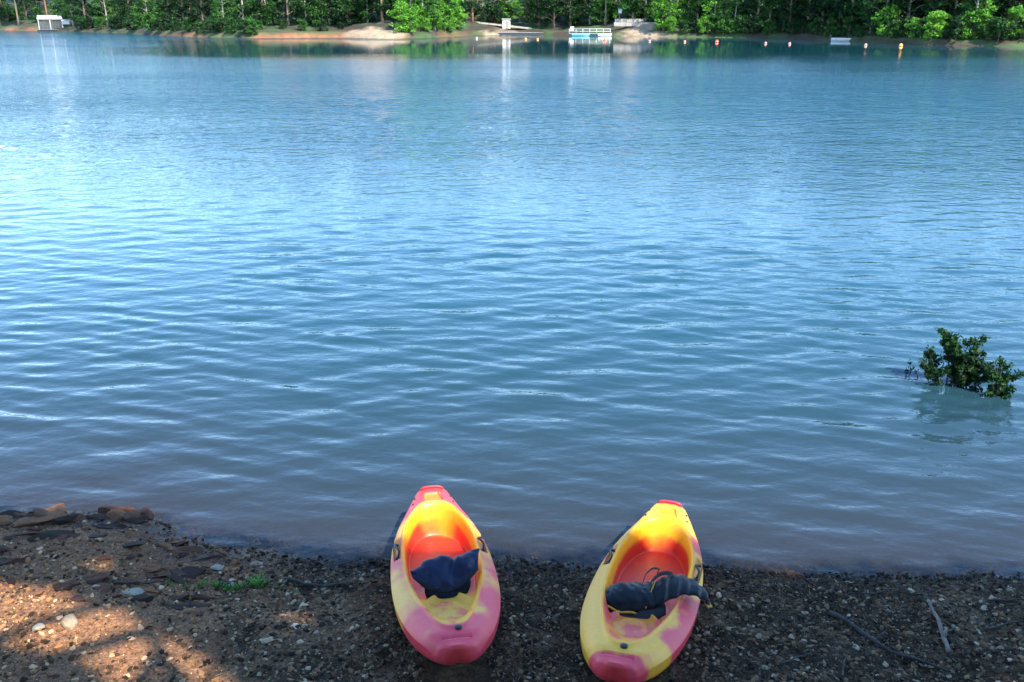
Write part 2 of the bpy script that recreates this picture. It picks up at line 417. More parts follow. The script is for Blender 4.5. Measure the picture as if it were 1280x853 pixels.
# ------------------------------------------------------------------ kayaks
KL = 2.17
WS = [-1.0, -0.985, -0.95, -0.85, -0.7, -0.5, -0.25, 0, 0.25, 0.5, 0.7, 0.85, 0.95, 0.99, 1.0]
WW = [0.085, 0.120, 0.155, 0.225, 0.290, 0.345, 0.378, 0.384, 0.372, 0.332, 0.275, 0.213, 0.163, 0.135, 0.110]

def k_half(s): return crom(WS, WW, s)
def k_sheer(s): return 0.265 + 0.075 * np.abs(s) ** 2.2 + 0.02 * sst(0.75, 1, s) - 0.035 * sst(-0.86, -1.0, s)
def k_keel(s): return 0.02 + 0.15 * np.abs(s) ** 4
CK0, CK1 = -0.80, 0.80                                   # cockpit from near to far end
def k_ck(x, s):
    """radial cockpit measure: 1 on the rim, <1 inside"""
    s0 = 0.16; a = np.where(s > s0, CK1 - s0, s0 - CK0)
    b = crom([-1, -0.8, -0.6, -0.35, 0.0, 0.3, 0.6, 0.8, 1], [0.15, 0.165, 0.195, 0.24, 0.275, 0.280, 0.268, 0.255, 0.25], s)
    n = np.where(s > s0, 2.6, 3.2)
    return ((np.abs(s - s0) / a) ** n + (np.abs(x) / b) ** n) ** (1 / n)
def k_top(x, s):
    w = k_half(s); t = np.abs(x) / w
    z = k_sheer(s) - 0.075 * t ** 5 + 0.012 * (1 - t ** 2)
    f = k_ck(x, s)
    floor = crom([-0.85, -0.7, -0.5, -0.3, -0.12, 0.05, 0.3, 0.6, 0.8], [0.26, 0.235, 0.205, 0.165, 0.115, 0.10, 0.085, 0.075, 0.08], s)
    # seat ridge, thigh ridge and curved steps in the tank well
    arc = s + 0.55 * (x / 0.3) ** 2
    floor = floor + 0.030 * np.exp(-((arc + 0.22) / 0.035) ** 2) * sst(0.24, 0.15, np.abs(x))
    floor = floor + 0.016 * np.exp(-((arc + 0.38) / 0.022) ** 2) * sst(0.11, 0.07, np.abs(x))
    floor = floor + 0.020 * np.exp(-((arc - 0.16) / 0.03) ** 2) * sst(0.2, 0.1, np.abs(x))
    soft = crom([-0.8, -0.4, -0.1, 0.2, 0.8], [0.24, 0.22, 0.18, 0.15, 0.15], s)
    wall = sst(1.0, 1.0 - soft, f)
    z = z + (np.minimum(floor, z) - z) * wall
    z = z + 0.016 * np.exp(-((f - 1.035) / 0.03) ** 2)
    # recess for the side handles and at the bow
    rec = sst(0.155, 0.125, np.abs(s - 0.30)) * sst(0.030, 0.018, np.abs(np.abs(x) - 0.325))
    z = z - 0.030 * rec
    bow = sst(0.052, 0.038, np.abs(s - 0.885)) * sst(0.075, 0.06, np.abs(x) - 0.02 * (0.885 - s) / 0.05)
    z = z - 0.020 * bow
    slot = sst(0.012, 0.006, np.abs(s + 0.93)) * sst(0.10, 0.09, np.abs(x))
    return z - 0.012 * slot

def kayak_material(name):
    m, t, out = new_mat(name); L = t.links.new
    at = N(t, 'ShaderNodeAttribute', attribute_name='Col'); tc = N(t, 'ShaderNodeTexCoord')
    nz = N(t, 'ShaderNodeTexNoise', i_Scale=34.0, i_Detail=5.0, i_Roughness=0.7); L(tc.outputs['Object'], nz.inputs['Vector'])
    r = ramp(t, [(0.3, (0.90, 0.86, 0.84)), (0.65, (1.03, 1.03, 1.03))]); L(nz.outputs[0], r.inputs[0])
    mx = N(t, 'ShaderNodeMix', data_type='RGBA', blend_type='MULTIPLY'); mx.inputs[0].default_value = 1
    L(at.outputs['Color'], mx.inputs[6]); L(r.outputs[0], mx.inputs[7])
    # scuffs: pale fine scratches along the boat
    mp = N(t, 'ShaderNodeMapping'); mp.inputs['Scale'].default_value = (34, 4, 20); L(tc.outputs['Object'], mp.inputs['Vector'])
    sc = N(t, 'ShaderNodeTexNoise', i_Scale=3.0, i_Detail=4.0, i_Roughness=0.8); L(mp.outputs[0], sc.inputs['Vector'])
    sr = ramp(t, [(0.63, (0, 0, 0)), (0.72, (0.35, 0.35, 0.35))]); L(sc.outputs[0], sr.inputs[0])
    m2 = N(t, 'ShaderNodeMix', data_type='RGBA'); L(sr.outputs[0], m2.inputs[0]); L(mx.outputs[2], m2.inputs[6]); m2.inputs[7].default_value = (0.75, 0.6, 0.42, 1)
    b = N(t, 'ShaderNodeBsdfPrincipled', i_Roughness=0.42); L(m2.outputs[2], b.inputs['Base Color'])
    b.inputs['Subsurface Weight'].default_value = 0.0
    rr = ramp(t, [(0.3, (0.34,) * 3), (0.7, (0.55,) * 3)]); L(nz.outputs[0], rr.inputs[0]); L(rr.outputs[0], b.inputs['Roughness'])
    bp = N(t, 'ShaderNodeBump', i_Strength=0.12, i_Distance=0.004); L(nz.outputs[0], bp.inputs['Height']); L(bp.outputs[0], b.inputs['Normal'])
    L(b.outputs[0], out.inputs[0]); return m
M['kayak'] = kayak_material('rotomoulded swirl plastic')
M['black_plastic'] = simple_mat('black plastic', (0.012, 0.012, 0.014), 0.4, 0.2)
M['strap'] = simple_mat('black webbing', (0.012, 0.012, 0.013), 0.8, 0.3, 40)
YEL = np.array([0.95, 0.42, 0.010]); CREAM = np.array([0.95, 0.46, 0.055]); PINK = np.array([0.86, 0.065, 0.085]); RED = np.array([0.74, 0.03, 0.015]); ORG = np.array([0.88, 0.26, 0.008])

def kayak_color(x, s, z, which):
    off = 0.0 if which == 0 else 40.0
    nA = fbm(x * 5 + off, s * 5, 4, 3); nB = fbm(x * 11 + off, s * 8 + 5, 4, 13); nC = fbm(x * 2.2 + off, s * 2.6 + 9, 3, 23)
    f = k_ck(x, s)
    if which == 0:
        p = sst(0.36, 0.66, 0.08 * sst(-0.1, 0.25, x) + 0.55 * nA + 0.25 * nB + 0.2 * nC + 0.34 * sst(0.55, 0.95, s) + 0.24 * sst(-0.42, -0.9, s) + 0.12 * sst(0.05, 0.3, x) * sst(0.5, -0.3, s) - 0.05)
        deck = CREAM + (PINK - CREAM) * p[..., None]
        rd = sst(0.82, 0.95, s + 0.1 * (nB - 0.5)) * 0.5
        deck = deck + (RED * 1.1 - deck) * rd[..., None]
    else:
        p = sst(0.57, 0.74, 0.55 * nA + 0.3 * nB + 0.15 * nC + 0.30 * sst(0.15, 0.30, x) * sst(0.05, -0.2, s) * sst(-0.75, -0.55, s)
                + 0.25 * np.exp(-((s - 0.62) / 0.16) ** 2) * sst(0.05, 0.2, np.abs(x)) + 0.20 * np.exp(-((s - 0.28) / 0.10) ** 2) * sst(0.1, -0.2, x) + 0.30 * sst(0.93, 0.975, s) + 0.4 * sst(-0.88, -0.96, s))
        deck = (YEL * 0.45 + CREAM * 0.55) + (PINK - (YEL * 0.45 + CREAM * 0.55)) * p[..., None]
    rec = np.maximum(sst(0.165, 0.14, np.abs(s - 0.30)) * sst(0.034, 0.022, np.abs(np.abs(x) - 0.325)), sst(0.052, 0.038, np.abs(s - 0.885)) * sst(0.075, 0.06, np.abs(x)))
    deck = deck + (ORG * 0.85 - deck) * (0.75 * rec)[..., None]
    # cockpit: yellow-orange walls, red floor, paler tank well
    dep = sst(0.02, 0.15, k_sheer(s) - z)
    amber = np.array([0.86, 0.31, 0.008]) if which == 0 else np.array([0.92, 0.38, 0.008])
    inner = ORG + (amber - ORG) * sst(0.60, 0.92, f + 0.25 * (nA - 0.5))[..., None]
    inner = inner + (YEL - inner) * (sst(0.93, 1.0, f))[..., None]
    redm = sst(0.46, 0.70, dep * 0.80 + 0.4 * (nC - 0.5) + 0.25 * (nA - 0.5) + (0.06 if which else 0.03)) * sst(0.78, 0.66, s + 0.25 * x * (1 if which == 0 else -0.6) + 0.12 * (nA - 0.5))
    inner = inner + (RED - inner) * redm[..., None]
    tank = sst(-0.14, -0.30, s + 0.15 * (nA - 0.5))
    tcol = (CREAM * 0.8 + YEL * 0.2) if which == 0 else (YEL * 0.7 + PINK * 0.3)
    tcol = tcol + (PINK * 0.9 + ORG * 0.1 - tcol) * sst(0.45, 0.7, nB + (0.08 if which else -0.10))[..., None]
    inner = inner + (tcol - inner) * (tank * sst(0.16, 0.08, dep * 0.1 + (0 if which == 0 else 0.05)))[..., None]
    ins = sst(1.06, 0.98, f)
    rim = np.exp(-((f - 1.02) / 0.035) ** 2)
    c = deck + (inner - deck) * ins[..., None]
    return c + (YEL - c) * (0.75 * rim * sst(1.0, 0.4, p * (0.6 if which else 0.9)))[..., None]

def build_kayak(which, near, far, label):
    near = Vector(near); far = Vector(far); ax = far - near
    rz = math.atan2(-ax.x, ax.y)
    root = empty('kayak', (near + far) / 2, label, 'kayak', 'kayaks pulled up on the beach', rz)
    root.rotation_euler = (math.atan2(ax.z, math.hypot(ax.x, ax.y)), 0, rz)
    ns, ntv = 240, 150
    S = np.sin(np.linspace(-np.pi / 2, np.pi / 2, ns)) * 0.35 + np.linspace(-1, 1, ns) * 0.65
    T = np.linspace(-1, 1, ntv)
    SS, TT = np.meshgrid(S, T, indexing='ij')
    X = TT * k_half(SS); Z = k_top(X, SS); Y = SS * KL / 2
    C = kayak_color(X, SS, Z, which)
    v = np.stack([X, Y, Z], -1); faces = grid_faces(ns, ntv)[:, ::-1]
    fm = k_ck(X, SS).reshape(-1)[faces].mean(1)
    def sub(name, sel):
        ff = faces[sel]; used, inv = np.unique(ff, return_inverse=True)
        me = mesh_np(name, v.reshape(-1, 3)[used], inv.reshape(-1, 4), True, {'Col': C.reshape(-1, 3)[used]}, M['kayak'])
        return obj(name, me, root)
    deck = sub('deck', fm >= 1.0); well = sub('cockpit', fm < 1.0)
    # hull below the gunwale
    nb = 28; ph = np.linspace(0, np.pi, nb)
    wS = k_half(S)[:, None]; ze = Z[:, 0][:, None]; zk = k_keel(S)[:, None]
    cx = np.sign(np.cos(ph)) * np.abs(np.cos(ph)) ** 0.62; cz = np.abs(np.sin(ph)) ** 0.80
    bulge = 1 + 0.035 * np.sin(2 * np.minimum(ph, np.pi - ph)) ** 2
    HX = -wS * cx[None] * bulge[None]; HZ = ze - (ze - zk) * cz[None] + 0.018 * np.exp(-(cx[None] / 0.35) ** 2)
    HY = np.repeat((S * KL / 2)[:, None], nb, 1)
    hv = np.stack([HX, HY, HZ], -1)
    hc = kayak_color(HX * 0.999, np.repeat(S[:, None], nb, 1), np.full_like(HX, 0.4), which)
    f2 = [grid_faces(ns, nb)]
    me = mesh_np('hull', hv.reshape(-1, 3), f2, True, {'Col': hc.reshape(-1, 3)}, M['kayak'])
    hull = obj('hull', me, root)
    # blunt ends
    for e, r in (('bow_cap', ns - 1), ('stern_cap', 0)):
        ring = np.concatenate([v[r], hv[r][::-1][1:-1]])
        cc = np.concatenate([C[r], hc[r][1:-1]]); n = len(ring)
        ce = ring.mean(0) + np.array([0, 0.018 if r else -0.018, 0])
        mid = ring * 0.6 + ce * 0.4 + np.array([0, 0.014 if r else -0.014, 0])
        vv = np.concatenate([ring, mid, ce[None]]); i = np.arange(n); j = (i + 1) % n
        tri = np.stack([n + i, n + j, np.full(n, 2 * n)], -1); q = np.stack([i, j, n + j, n + i], -1)
        obj(e, mesh_np(e, vv, [q, tri], True, {'Col': np.concatenate([cc, cc, cc[:1]]) * 0 + (PINK * 0.5 + RED * 0.5)}, M['kayak']), root)
    # side carry handles: a webbing loop with a grip in each recess
    for sx in (-1, 1):
        y0 = 0.30 * KL / 2
        xx = sx * 0.325; zt = float(k_top(np.array(0.325), np.array(0.30)))
        tt = np.linspace(0, 1, 11)
        pts = np.stack([xx + 0.014 * np.sin(tt * np.pi * 2), y0 - 0.10 + 0.20 * tt, zt + 0.004 + 0.038 * np.sin(tt * np.pi) ** 0.7], -1)
        hd = obj('side_handle', MB().tube(pts, 0.0085, 8).mesh('side_handle', M['black_plastic']), root)
        for e in (0, -1):
            obj('strap_anchor', MB().box(pts[e] + np.array([0, 0, 0.004]), (0.03, 0.026, 0.012)).mesh('strap_anchor', M['black_plastic'], False), hd)
    # scupper, bolts, bow grip
    def disc(name, x, s, r, h=0.010, mat='black_plastic'):
        z = float(k_top(np.array(x), np.array(s)))
        return obj(name, MB().tube([(x, s * KL / 2, z - 0.012), (x, s * KL / 2, z + h * 0.6), (x, s * KL / 2, z + h)], [r, r, r * 0.7], 14).mesh(name, M[mat]), root)
    disc('drain_plug', 0.02, -0.86, 0.024)
    for sx in (-1, 1):
        disc('bolt', sx * 0.165, 0.83, 0.008); disc('bolt', sx * 0.148, 0.90, 0.008)
    zt = float(k_top(np.array(0.0), np.array(0.975)))
    tt = np.linspace(-1, 1, 9)
    obj('bow_grip', MB().tube(np.stack([0.095 * tt, 0 * tt + 0.978 * KL / 2, zt + 0.016 - 0.022 * np.abs(tt) ** 4], -1), 0.011, 8).mesh('bow_grip', M['red_grip']), root)
    zs = float(k_top(np.array(0.0), np.array(0.02)))
    obj('seat_plug', MB().tube([(0, 0.19 * KL / 2, zs - 0.01), (0, 0.19 * KL / 2, zs + 0.022), (0, 0.19 * KL / 2, zs + 0.026)], [0.03, 0.028, 0.012], 14).mesh('seat_plug', M['orange_plug']), root)
    return root
M['red_grip'] = simple_mat('red grip', (0.42, 0.03, 0.05), 0.5, 0.2)
M['orange_plug'] = simple_mat('orange plug', (0.55, 0.12, 0.01), 0.45, 0.2)
KA = build_kayak(0, (-0.325, 4.42, 0.190), (-0.685, 6.63, 0.02), 'pink and cream kayak holding the crumpled navy blue cushion')
KB = build_kayak(1, (0.60, 4.25, 0.200), (1.30, 6.37, 0.025), 'yellow kayak with pink patches holding the black strapped cushion')

# ------------------------------------------------------------------ loose kayak seats lying in the cockpits
def fabric(name, col, rough=0.75, weave=260.0, sheen=0.04):
    m, t, out = new_mat(name); L = t.links.new
    b = N(t, 'ShaderNodeBsdfPrincipled', i_Roughness=rough)
    b.inputs['Sheen Weight'].default_value = sheen; b.inputs['Specular IOR Level'].default_value = 0.28
    tc = N(t, 'ShaderNodeTexCoord'); nz = N(t, 'ShaderNodeTexNoise', i_Scale=14.0, i_Detail=6.0); L(tc.outputs['Object'], nz.inputs['Vector'])
    c = np.array(col); r = ramp(t, [(0.3, tuple(c * 0.6)), (0.7, tuple(c * 1.5))]); L(nz.outputs[0], r.inputs[0]); L(r.outputs[0], b.inputs['Base Color'])
    wv = N(t, 'ShaderNodeTexNoise', i_Scale=weave, i_Detail=2.0); L(tc.outputs['Object'], wv.inputs['Vector'])
    bp = N(t, 'ShaderNodeBump', i_Strength=0.35, i_Distance=0.003); L(wv.outputs[0], bp.inputs['Height']); L(bp.outputs[0], b.inputs['Normal'])
    L(b.outputs[0], out.inputs[0]); return m
M['navy'] = fabric('navy nylon', (0.0045, 0.009, 0.034), 0.42)
M['navy_dark'] = fabric('dark navy foam', (0.005, 0.006, 0.012), 0.8)
M['black_fab'] = fabric('black neoprene', (0.0022, 0.0026, 0.0042), 0.36)
M['hem'] = fabric('grey navy webbing', (0.012, 0.014, 0.022), 0.8)
M['gold'] = simple_mat('gold trim', (0.55, 0.30, 0.03), 0.5, 0.2)

def drape(name, curves, mat, parent, nu=48, nv=28, thick=0.022, fold=0.008, seed=0, rib=None):
    """sheet through a few guide curves (each a list of xyz), thickened, with folds"""
    us = np.linspace(0, 1, nu); vs = np.linspace(0, 1, nv)
    G = []
    for c in curves:
        c = np.array(c, float); k = np.linspace(0, 1, len(c))
        G.append(np.stack([crom(k, c[:, i], us) for i in range(3)], -1))
    G = np.array(G); kv = np.linspace(0, 1, len(G))
    P = np.empty((nv, nu, 3))
    for j in range(nu):
        for i in range(3): P[:, j, i] = crom(kv, G[:, j, i], vs)
    du = np.gradient(P, axis=1); dv = np.gradient(P, axis=0); n = np.cross(du, dv); n /= np.linalg.norm(n, axis=-1)[..., None] + 1e-9
    if n[..., 2].mean() < 0: n = -n
    UU, VV = np.meshgrid(us, vs)
    h = fold * 2 * (fbm(UU * 6 + VV * 3, VV * 3, 3, seed) - 0.5)
    if rib is not None: h = h + rib(UU, VV)
    P = P + n * h[..., None]
    e = np.minimum(np.minimum(UU, 1 - UU) * 9, np.minimum(VV, 1 - VV) * 6); th = thick * np.sqrt(np.clip(e, 0.02, 1))
    top = P + n * th[..., None] * 0.5; bot = P - n * th[..., None] * 0.5
    ft = grid_faces(nv, nu); nvtx = nu * nv
    idx = np.arange(nvtx).reshape(nv, nu)
    bd = np.concatenate([idx[0, :], idx[1:, -1], idx[-1, -2::-1], idx[-2:0:-1, 0]])
    b2 = np.roll(bd, -1)
    side = np.stack([bd, bd + nvtx, b2 + nvtx, b2], -1)
    return obj(name, mesh_np(name, np.concatenate([top.reshape(-1, 3), bot.reshape(-1, 3)]), [np.concatenate([ft, ft[:, ::-1] + nvtx, side])], True, None, mat), parent)

# navy seat, folded over like a taco, right corner up on the gunwale
SA = empty('padded_cushion', KA.matrix_basis @ Vector((0.015, -0.13, 0.115)), 'crumpled navy blue fabric cushion lying in the pink and cream kayak', 'cushion')
SA.rotation_euler = KA.rotation_euler; SA.scale = (0.92, 0.85, 0.80)
drape('back_panel', [
    [(-0.27, -0.04, 0.19), (-0.16, -0.12, 0.13), (-0.02, -0.165, 0.11), (0.12, -0.135, 0.145), (0.24, -0.06, 0.23)],
    [(-0.275, -0.01, 0.205), (-0.15, -0.06, 0.215), (0.0, -0.08, 0.225), (0.13, -0.04, 0.255), (0.26, 0.05, 0.285)],
    [(-0.265, 0.02, 0.205), (-0.13, 0.045, 0.265), (0.02, 0.06, 0.285), (0.14, 0.09, 0.285), (0.275, 0.12, 0.325)],
    [(-0.19, 0.07, 0.13), (-0.09, 0.14, 0.17), (0.02, 0.17, 0.19), (0.12, 0.18, 0.20), (0.22, 0.17, 0.25)]], M['navy'], SA, thick=0.028, fold=0.034, seed=2,
    rib=lambda u, v: 0.014 * np.sin(v * 9 + u * 4) * np.sin(u * np.pi) - 0.030 * np.exp(-((u - 0.55 - 0.25 * (v - 0.5)) / 0.05) ** 2) * sst(0.15, 0.5, v))
drape('seat_pad', [
    [(-0.17, -0.13, 0.03), (-0.06, -0.20, 0.035), (0.06, -0.20, 0.04), (0.15, -0.16, 0.06)],
    [(-0.18, -0.1, 0.09), (-0.05, -0.16, 0.085), (0.07, -0.14, 0.09), (0.18, -0.1, 0.12)],
    [(-0.16, 0.05, 0.08), (-0.04, 0.06, 0.09), (0.08, 0.06, 0.09), (0.17, 0.05, 0.11)]], M['navy_dark'], SA, thick=0.05, fold=0.01, seed=5)
drape('hem', [
    [(-0.265, -0.05, 0.185), (-0.16, -0.14, 0.115), (-0.02, -0.185, 0.09), (0.12, -0.15, 0.13), (0.245, -0.07, 0.22)],
    [(-0.262, -0.03, 0.205), (-0.15, -0.10, 0.165), (-0.02, -0.135, 0.15), (0.115, -0.105, 0.19), (0.247, -0.035, 0.252)]], M['hem'], SA, nv=8, thick=0.036, fold=0.004, seed=8,
    rib=lambda u, v: 0.004 * np.sin(u * 60))
obj('buckle', MB().box((-0.15, 0.10, 0.20), (0.05, 0.03, 0.025), 0.3, 0.3).mesh('buckle', M['black_plastic'], False), SA)
pts = np.array([(-0.12, 0.1, 0.2), (-0.16, 0.13, 0.22), (-0.2, 0.12, 0.17), (-0.23, 0.10, 0.14)])
obj('strap', MB().tube(pts, 0.009, 6).mesh('strap', M['strap']), SA)

# black seat: padded pillow, ribbed fan hanging over the right gunwale, strap loops
SB = empty('padded_cushion', KB.matrix_basis @ Vector((-0.02, -0.14, 0.115)), 'black padded cushion with gold trim and looped straps lying in the yellow kayak', 'cushion')
SB.rotation_euler = (KB.rotation_euler[0], 0, 0.02); SB.scale = (0.97, 0.82, 0.80)
drape('pad', [
    [(-0.27, -0.13, 0.10), (-0.17, -0.19, 0.09), (-0.04, -0.20, 0.09), (0.10, -0.17, 0.10)],
    [(-0.28, -0.07, 0.15), (-0.17, -0.10, 0.175), (-0.04, -0.10, 0.185), (0.10, -0.08, 0.18)],
    [(-0.24, 0.0, 0.165), (-0.14, 0.01, 0.20), (-0.02, 0.015, 0.205), (0.10, 0.02, 0.20)],
    [(-0.18, 0.09, 0.13), (-0.11, 0.10, 0.16), (-0.01, 0.10, 0.17), (0.10, 0.09, 0.17)]], M['black_fab'], SB, thick=0.05, fold=0.022, seed=12)
drape('ribbed_panel', [
    [(0.08, -0.16, 0.12), (0.18, -0.17, 0.17), (0.30, -0.18, 0.23), (0.40, -0.20, 0.205), (0.455, -0.21, 0.15)],
    [(0.09, -0.06, 0.20), (0.18, -0.06, 0.225), (0.30, -0.07, 0.262), (0.40, -0.11, 0.235), (0.465, -0.15, 0.18)],
    [(0.10, 0.05, 0.215), (0.18, 0.07, 0.25), (0.28, 0.08, 0.268), (0.37, 0.03, 0.248), (0.42, -0.03, 0.20)]], M['black_fab'], SB, nu=80, thick=0.03, fold=0.004, seed=15,
    rib=lambda u, v: 0.020 * np.abs(np.sin((u * 1.0 - 0.12 * v) * 17)) * sst(0.1, 0.3, u))
drape('base_pad', [
    [(-0.24, -0.22, 0.06), (-0.1, -0.27, 0.05), (0.05, -0.27, 0.05), (0.16, -0.22, 0.07)],
    [(-0.25, -0.13, 0.09), (-0.1, -0.15, 0.09), (0.05, -0.15, 0.09), (0.17, -0.12, 0.10)],
    [(-0.22, 0.02, 0.08), (-0.1, 0.02, 0.09), (0.05, 0.02, 0.09), (0.16, 0.02, 0.10)]], M['strap'], SB, thick=0.045, fold=0.01, seed=19)
tt = np.linspace(0, 1, 16)
obj('piping', MB().tube(np.stack([-0.295 + 0.24 * tt, -0.135 - 0.10 * np.sin(tt * 1.5), 0.125 - 0.03 * tt + 0.012 * np.sin(tt * 9)], -1), 0.010, 6).mesh('piping', M['gold']), SB)
obj('piping', MB().tube(np.stack([0.02 + 0.10 * tt, -0.185 + 0.22 * tt, 0.115 + 0.125 * np.sin(tt * 1.5)], -1), 0.005, 6).mesh('piping', M['gold']), SB)
def strap_loop(name, pts, w, mat, parent):
    pts = np.array(pts, float); k = np.linspace(0, 1, len(pts)); q = np.linspace(0, 1, 30)
    p = np.stack([crom(k, pts[:, i], q) for i in range(3)], -1)
    t = np.gradient(p, axis=0); side = np.cross(t, np.array([0.25, 1.0, 0.15])); nn = np.cross(side, t); nn /= np.linalg.norm(nn, axis=1)[:, None] + 1e-9
    side /= np.linalg.norm(side, axis=1)[:, None] + 1e-9
    ring = np.stack([p + nn * w / 2 + side * 0.002, p + nn * w / 2 - side * 0.002, p - nn * w / 2 - side * 0.002, p - nn * w / 2 + side * 0.002], 1)
    return obj(name, mesh_np(name, ring.reshape(-1, 3), grid_faces(30, 4, True), False, None, mat), parent)
strap_loop('strap', [(0.02, 0.0, 0.24), (0.05, 0.04, 0.31), (0.10, 0.06, 0.35), (0.145, 0.06, 0.34), (0.13, 0.05, 0.31)], 0.022, M['strap'], SB)
strap_loop('strap', [(0.06, -0.02, 0.235), (0.12, 0.02, 0.30), (0.18, 0.04, 0.325), (0.235, 0.03, 0.315), (0.225, 0.02, 0.27)], 0.026, M['strap'], SB)
strap_loop('strap', [(0.10, 0.05, 0.23), (0.16, 0.07, 0.28), (0.22, 0.06, 0.29), (0.26, 0.02, 0.28)], 0.022, M['strap'], SB)
obj('buckle', MB().box((0.462, -0.20, 0.150), (0.035, 0.05, 0.014), 0.3, 0.5).mesh('buckle', M['gold'], False), SB)

# ------------------------------------------------------------------ gravel, leaf litter, stones
def ico(sub=0):
    p = (1 + 5 ** 0.5) / 2
    v = np.array([(-1, p, 0), (1, p, 0), (-1, -p, 0), (1, -p, 0), (0, -1, p), (0, 1, p), (0, -1, -p), (0, 1, -p), (p, 0, -1), (p, 0, 1), (-p, 0, -1), (-p, 0, 1)], float)
    f = np.array([(0, 11, 5), (0, 5, 1), (0, 1, 7), (0, 7, 10), (0, 10, 11), (1, 5, 9), (5, 11, 4), (11, 10, 2), (10, 7, 6), (7, 1, 8), (3, 9, 4), (3, 4, 2), (3, 2, 6), (3, 6, 8), (3, 8, 9), (4, 9, 5), (2, 4, 11), (6, 2, 10), (8, 6, 7), (9, 8, 1)])
    v /= np.linalg.norm(v, axis=1)[:, None]
    for _ in range(sub):
        vl = list(map(tuple, v)); cache = {}
        def mid(a, b):
            k = (min(a, b), max(a, b))
            if k not in cache:
                m = np.array(vl[a]) + np.array(vl[b]); cache[k] = len(vl); vl.append(tuple(m / np.linalg.norm(m)))
            return cache[k]
        nf = []
        for a, b, c in f:
            ab, bc, ca = mid(a, b), mid(b, c), mid(c, a); nf += [(a, ab, ca), (b, bc, ab), (c, ca, bc), (ab, bc, ca)]
        v = np.array(vl); f = np.array(nf)
    return v, f

def rot_z(P, a): 
    c, s = np.cos(a), np.sin(a); return np.stack([P[..., 0] * c - P[..., 1] * s, P[..., 0] * s + P[..., 1] * c, P[..., 2]], -1)

def in_kayak(x, y):
    r = np.zeros(len(x), bool)
    for K in (KA, KB):
        a = K.rotation_euler[2]; dx = x - K.location.x; dy = y - K.location.y
        lx = dx * math.cos(a) + dy * math.sin(a); ly = -dx * math.sin(a) + dy * math.cos(a)
        r |= (np.abs(ly) < 1.1) & (np.abs(lx) < 0.22)
    return r

STONE_COLS = np.array([(0.12, 0.078, 0.044), (0.055, 0.037, 0.024), (0.20, 0.125, 0.066), (0.22, 0.12, 0.055), (0.36, 0.27, 0.17), (0.022, 0.016, 0.011), (0.13, 0.065, 0.035)])
def gravel(n, smin, smax, seed, xr, yr, keep):
    r = np.random.default_rng(seed)
    x = r.uniform(*xr, n); y = r.uniform(*yr, n)
    k = keep(x, y, r) & ~in_kayak(x, y); x, y = x[k], y[k]; n = len(x)
    sz = smin * (smax / smin) ** (r.random(n) ** 2.2)
    bv, bf = ico(0)
    J = 1 + r.normal(0, 0.20, (n, 12, 1))
    P = bv[None] * J * (sz[:, None] * np.stack([r.uniform(0.7, 1.2, n), r.uniform(0.6, 1.0, n), r.uniform(0.25, 0.65, n)], -1))[:, None, :]
    P = rot_z(P, r.uniform(0, 6.28, n)[:, None])
    tilt = r.normal(0, 0.25, (n, 1, 2)); P[..., 2] += P[..., 0] * tilt[..., 0] + P[..., 1] * tilt[..., 1]
    z = ground_z(x, y)
    P += np.stack([x, y, z + sz * 0.08], -1)[:, None]
    F = (bf[None] + (np.arange(n) * 12)[:, None, None]).reshape(-1, 3)
    ci = r.choice(len(STONE_COLS), n, p=[0.19, 0.16, 0.18, 0.11, 0.11, 0.18, 0.07])
    c = STONE_COLS[ci] * r.uniform(0.6, 1.3, (n, 1)); 
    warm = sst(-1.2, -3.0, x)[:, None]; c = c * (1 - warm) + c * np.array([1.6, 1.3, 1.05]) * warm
    wetf = sst(0.35, 0.0, shore_y(x) - y)[:, None]; c = c * (1 - 0.65 * wetf)
    return P.reshape(-1, 3), F, np.repeat(c, 12, 0)
M['stone'] = attr_mat('pebble stone', 0.85, 0.3, 90.0, 0.4, 160.0, 0.004, 0.12)
def keep_gravel(x, y, r):
    d = shore_y(x) - y
    dens = sst(0.25, 0.65, fbm(x * 1.8, y * 2.2, 4, 111) + 0.18 * sst(-2.5, 0, x)) * (0.35 + 0.65 * sst(-0.2, 0.15, d)) * sst(-0.9, -0.3, d)
    return r.random(len(x)) < 0.30 + 0.7 * dens
P, F, C = gravel(72000, 0.0045, 0.028, 201, (-4.7, 4.7), (3.9, 6.9), keep_gravel)
obj('gravel', mesh_np('gravel', P, F, False, {'Col': C}, M['stone']), label='loose dark gravel and grit covering the near beach', cat='gravel', kind='stuff')

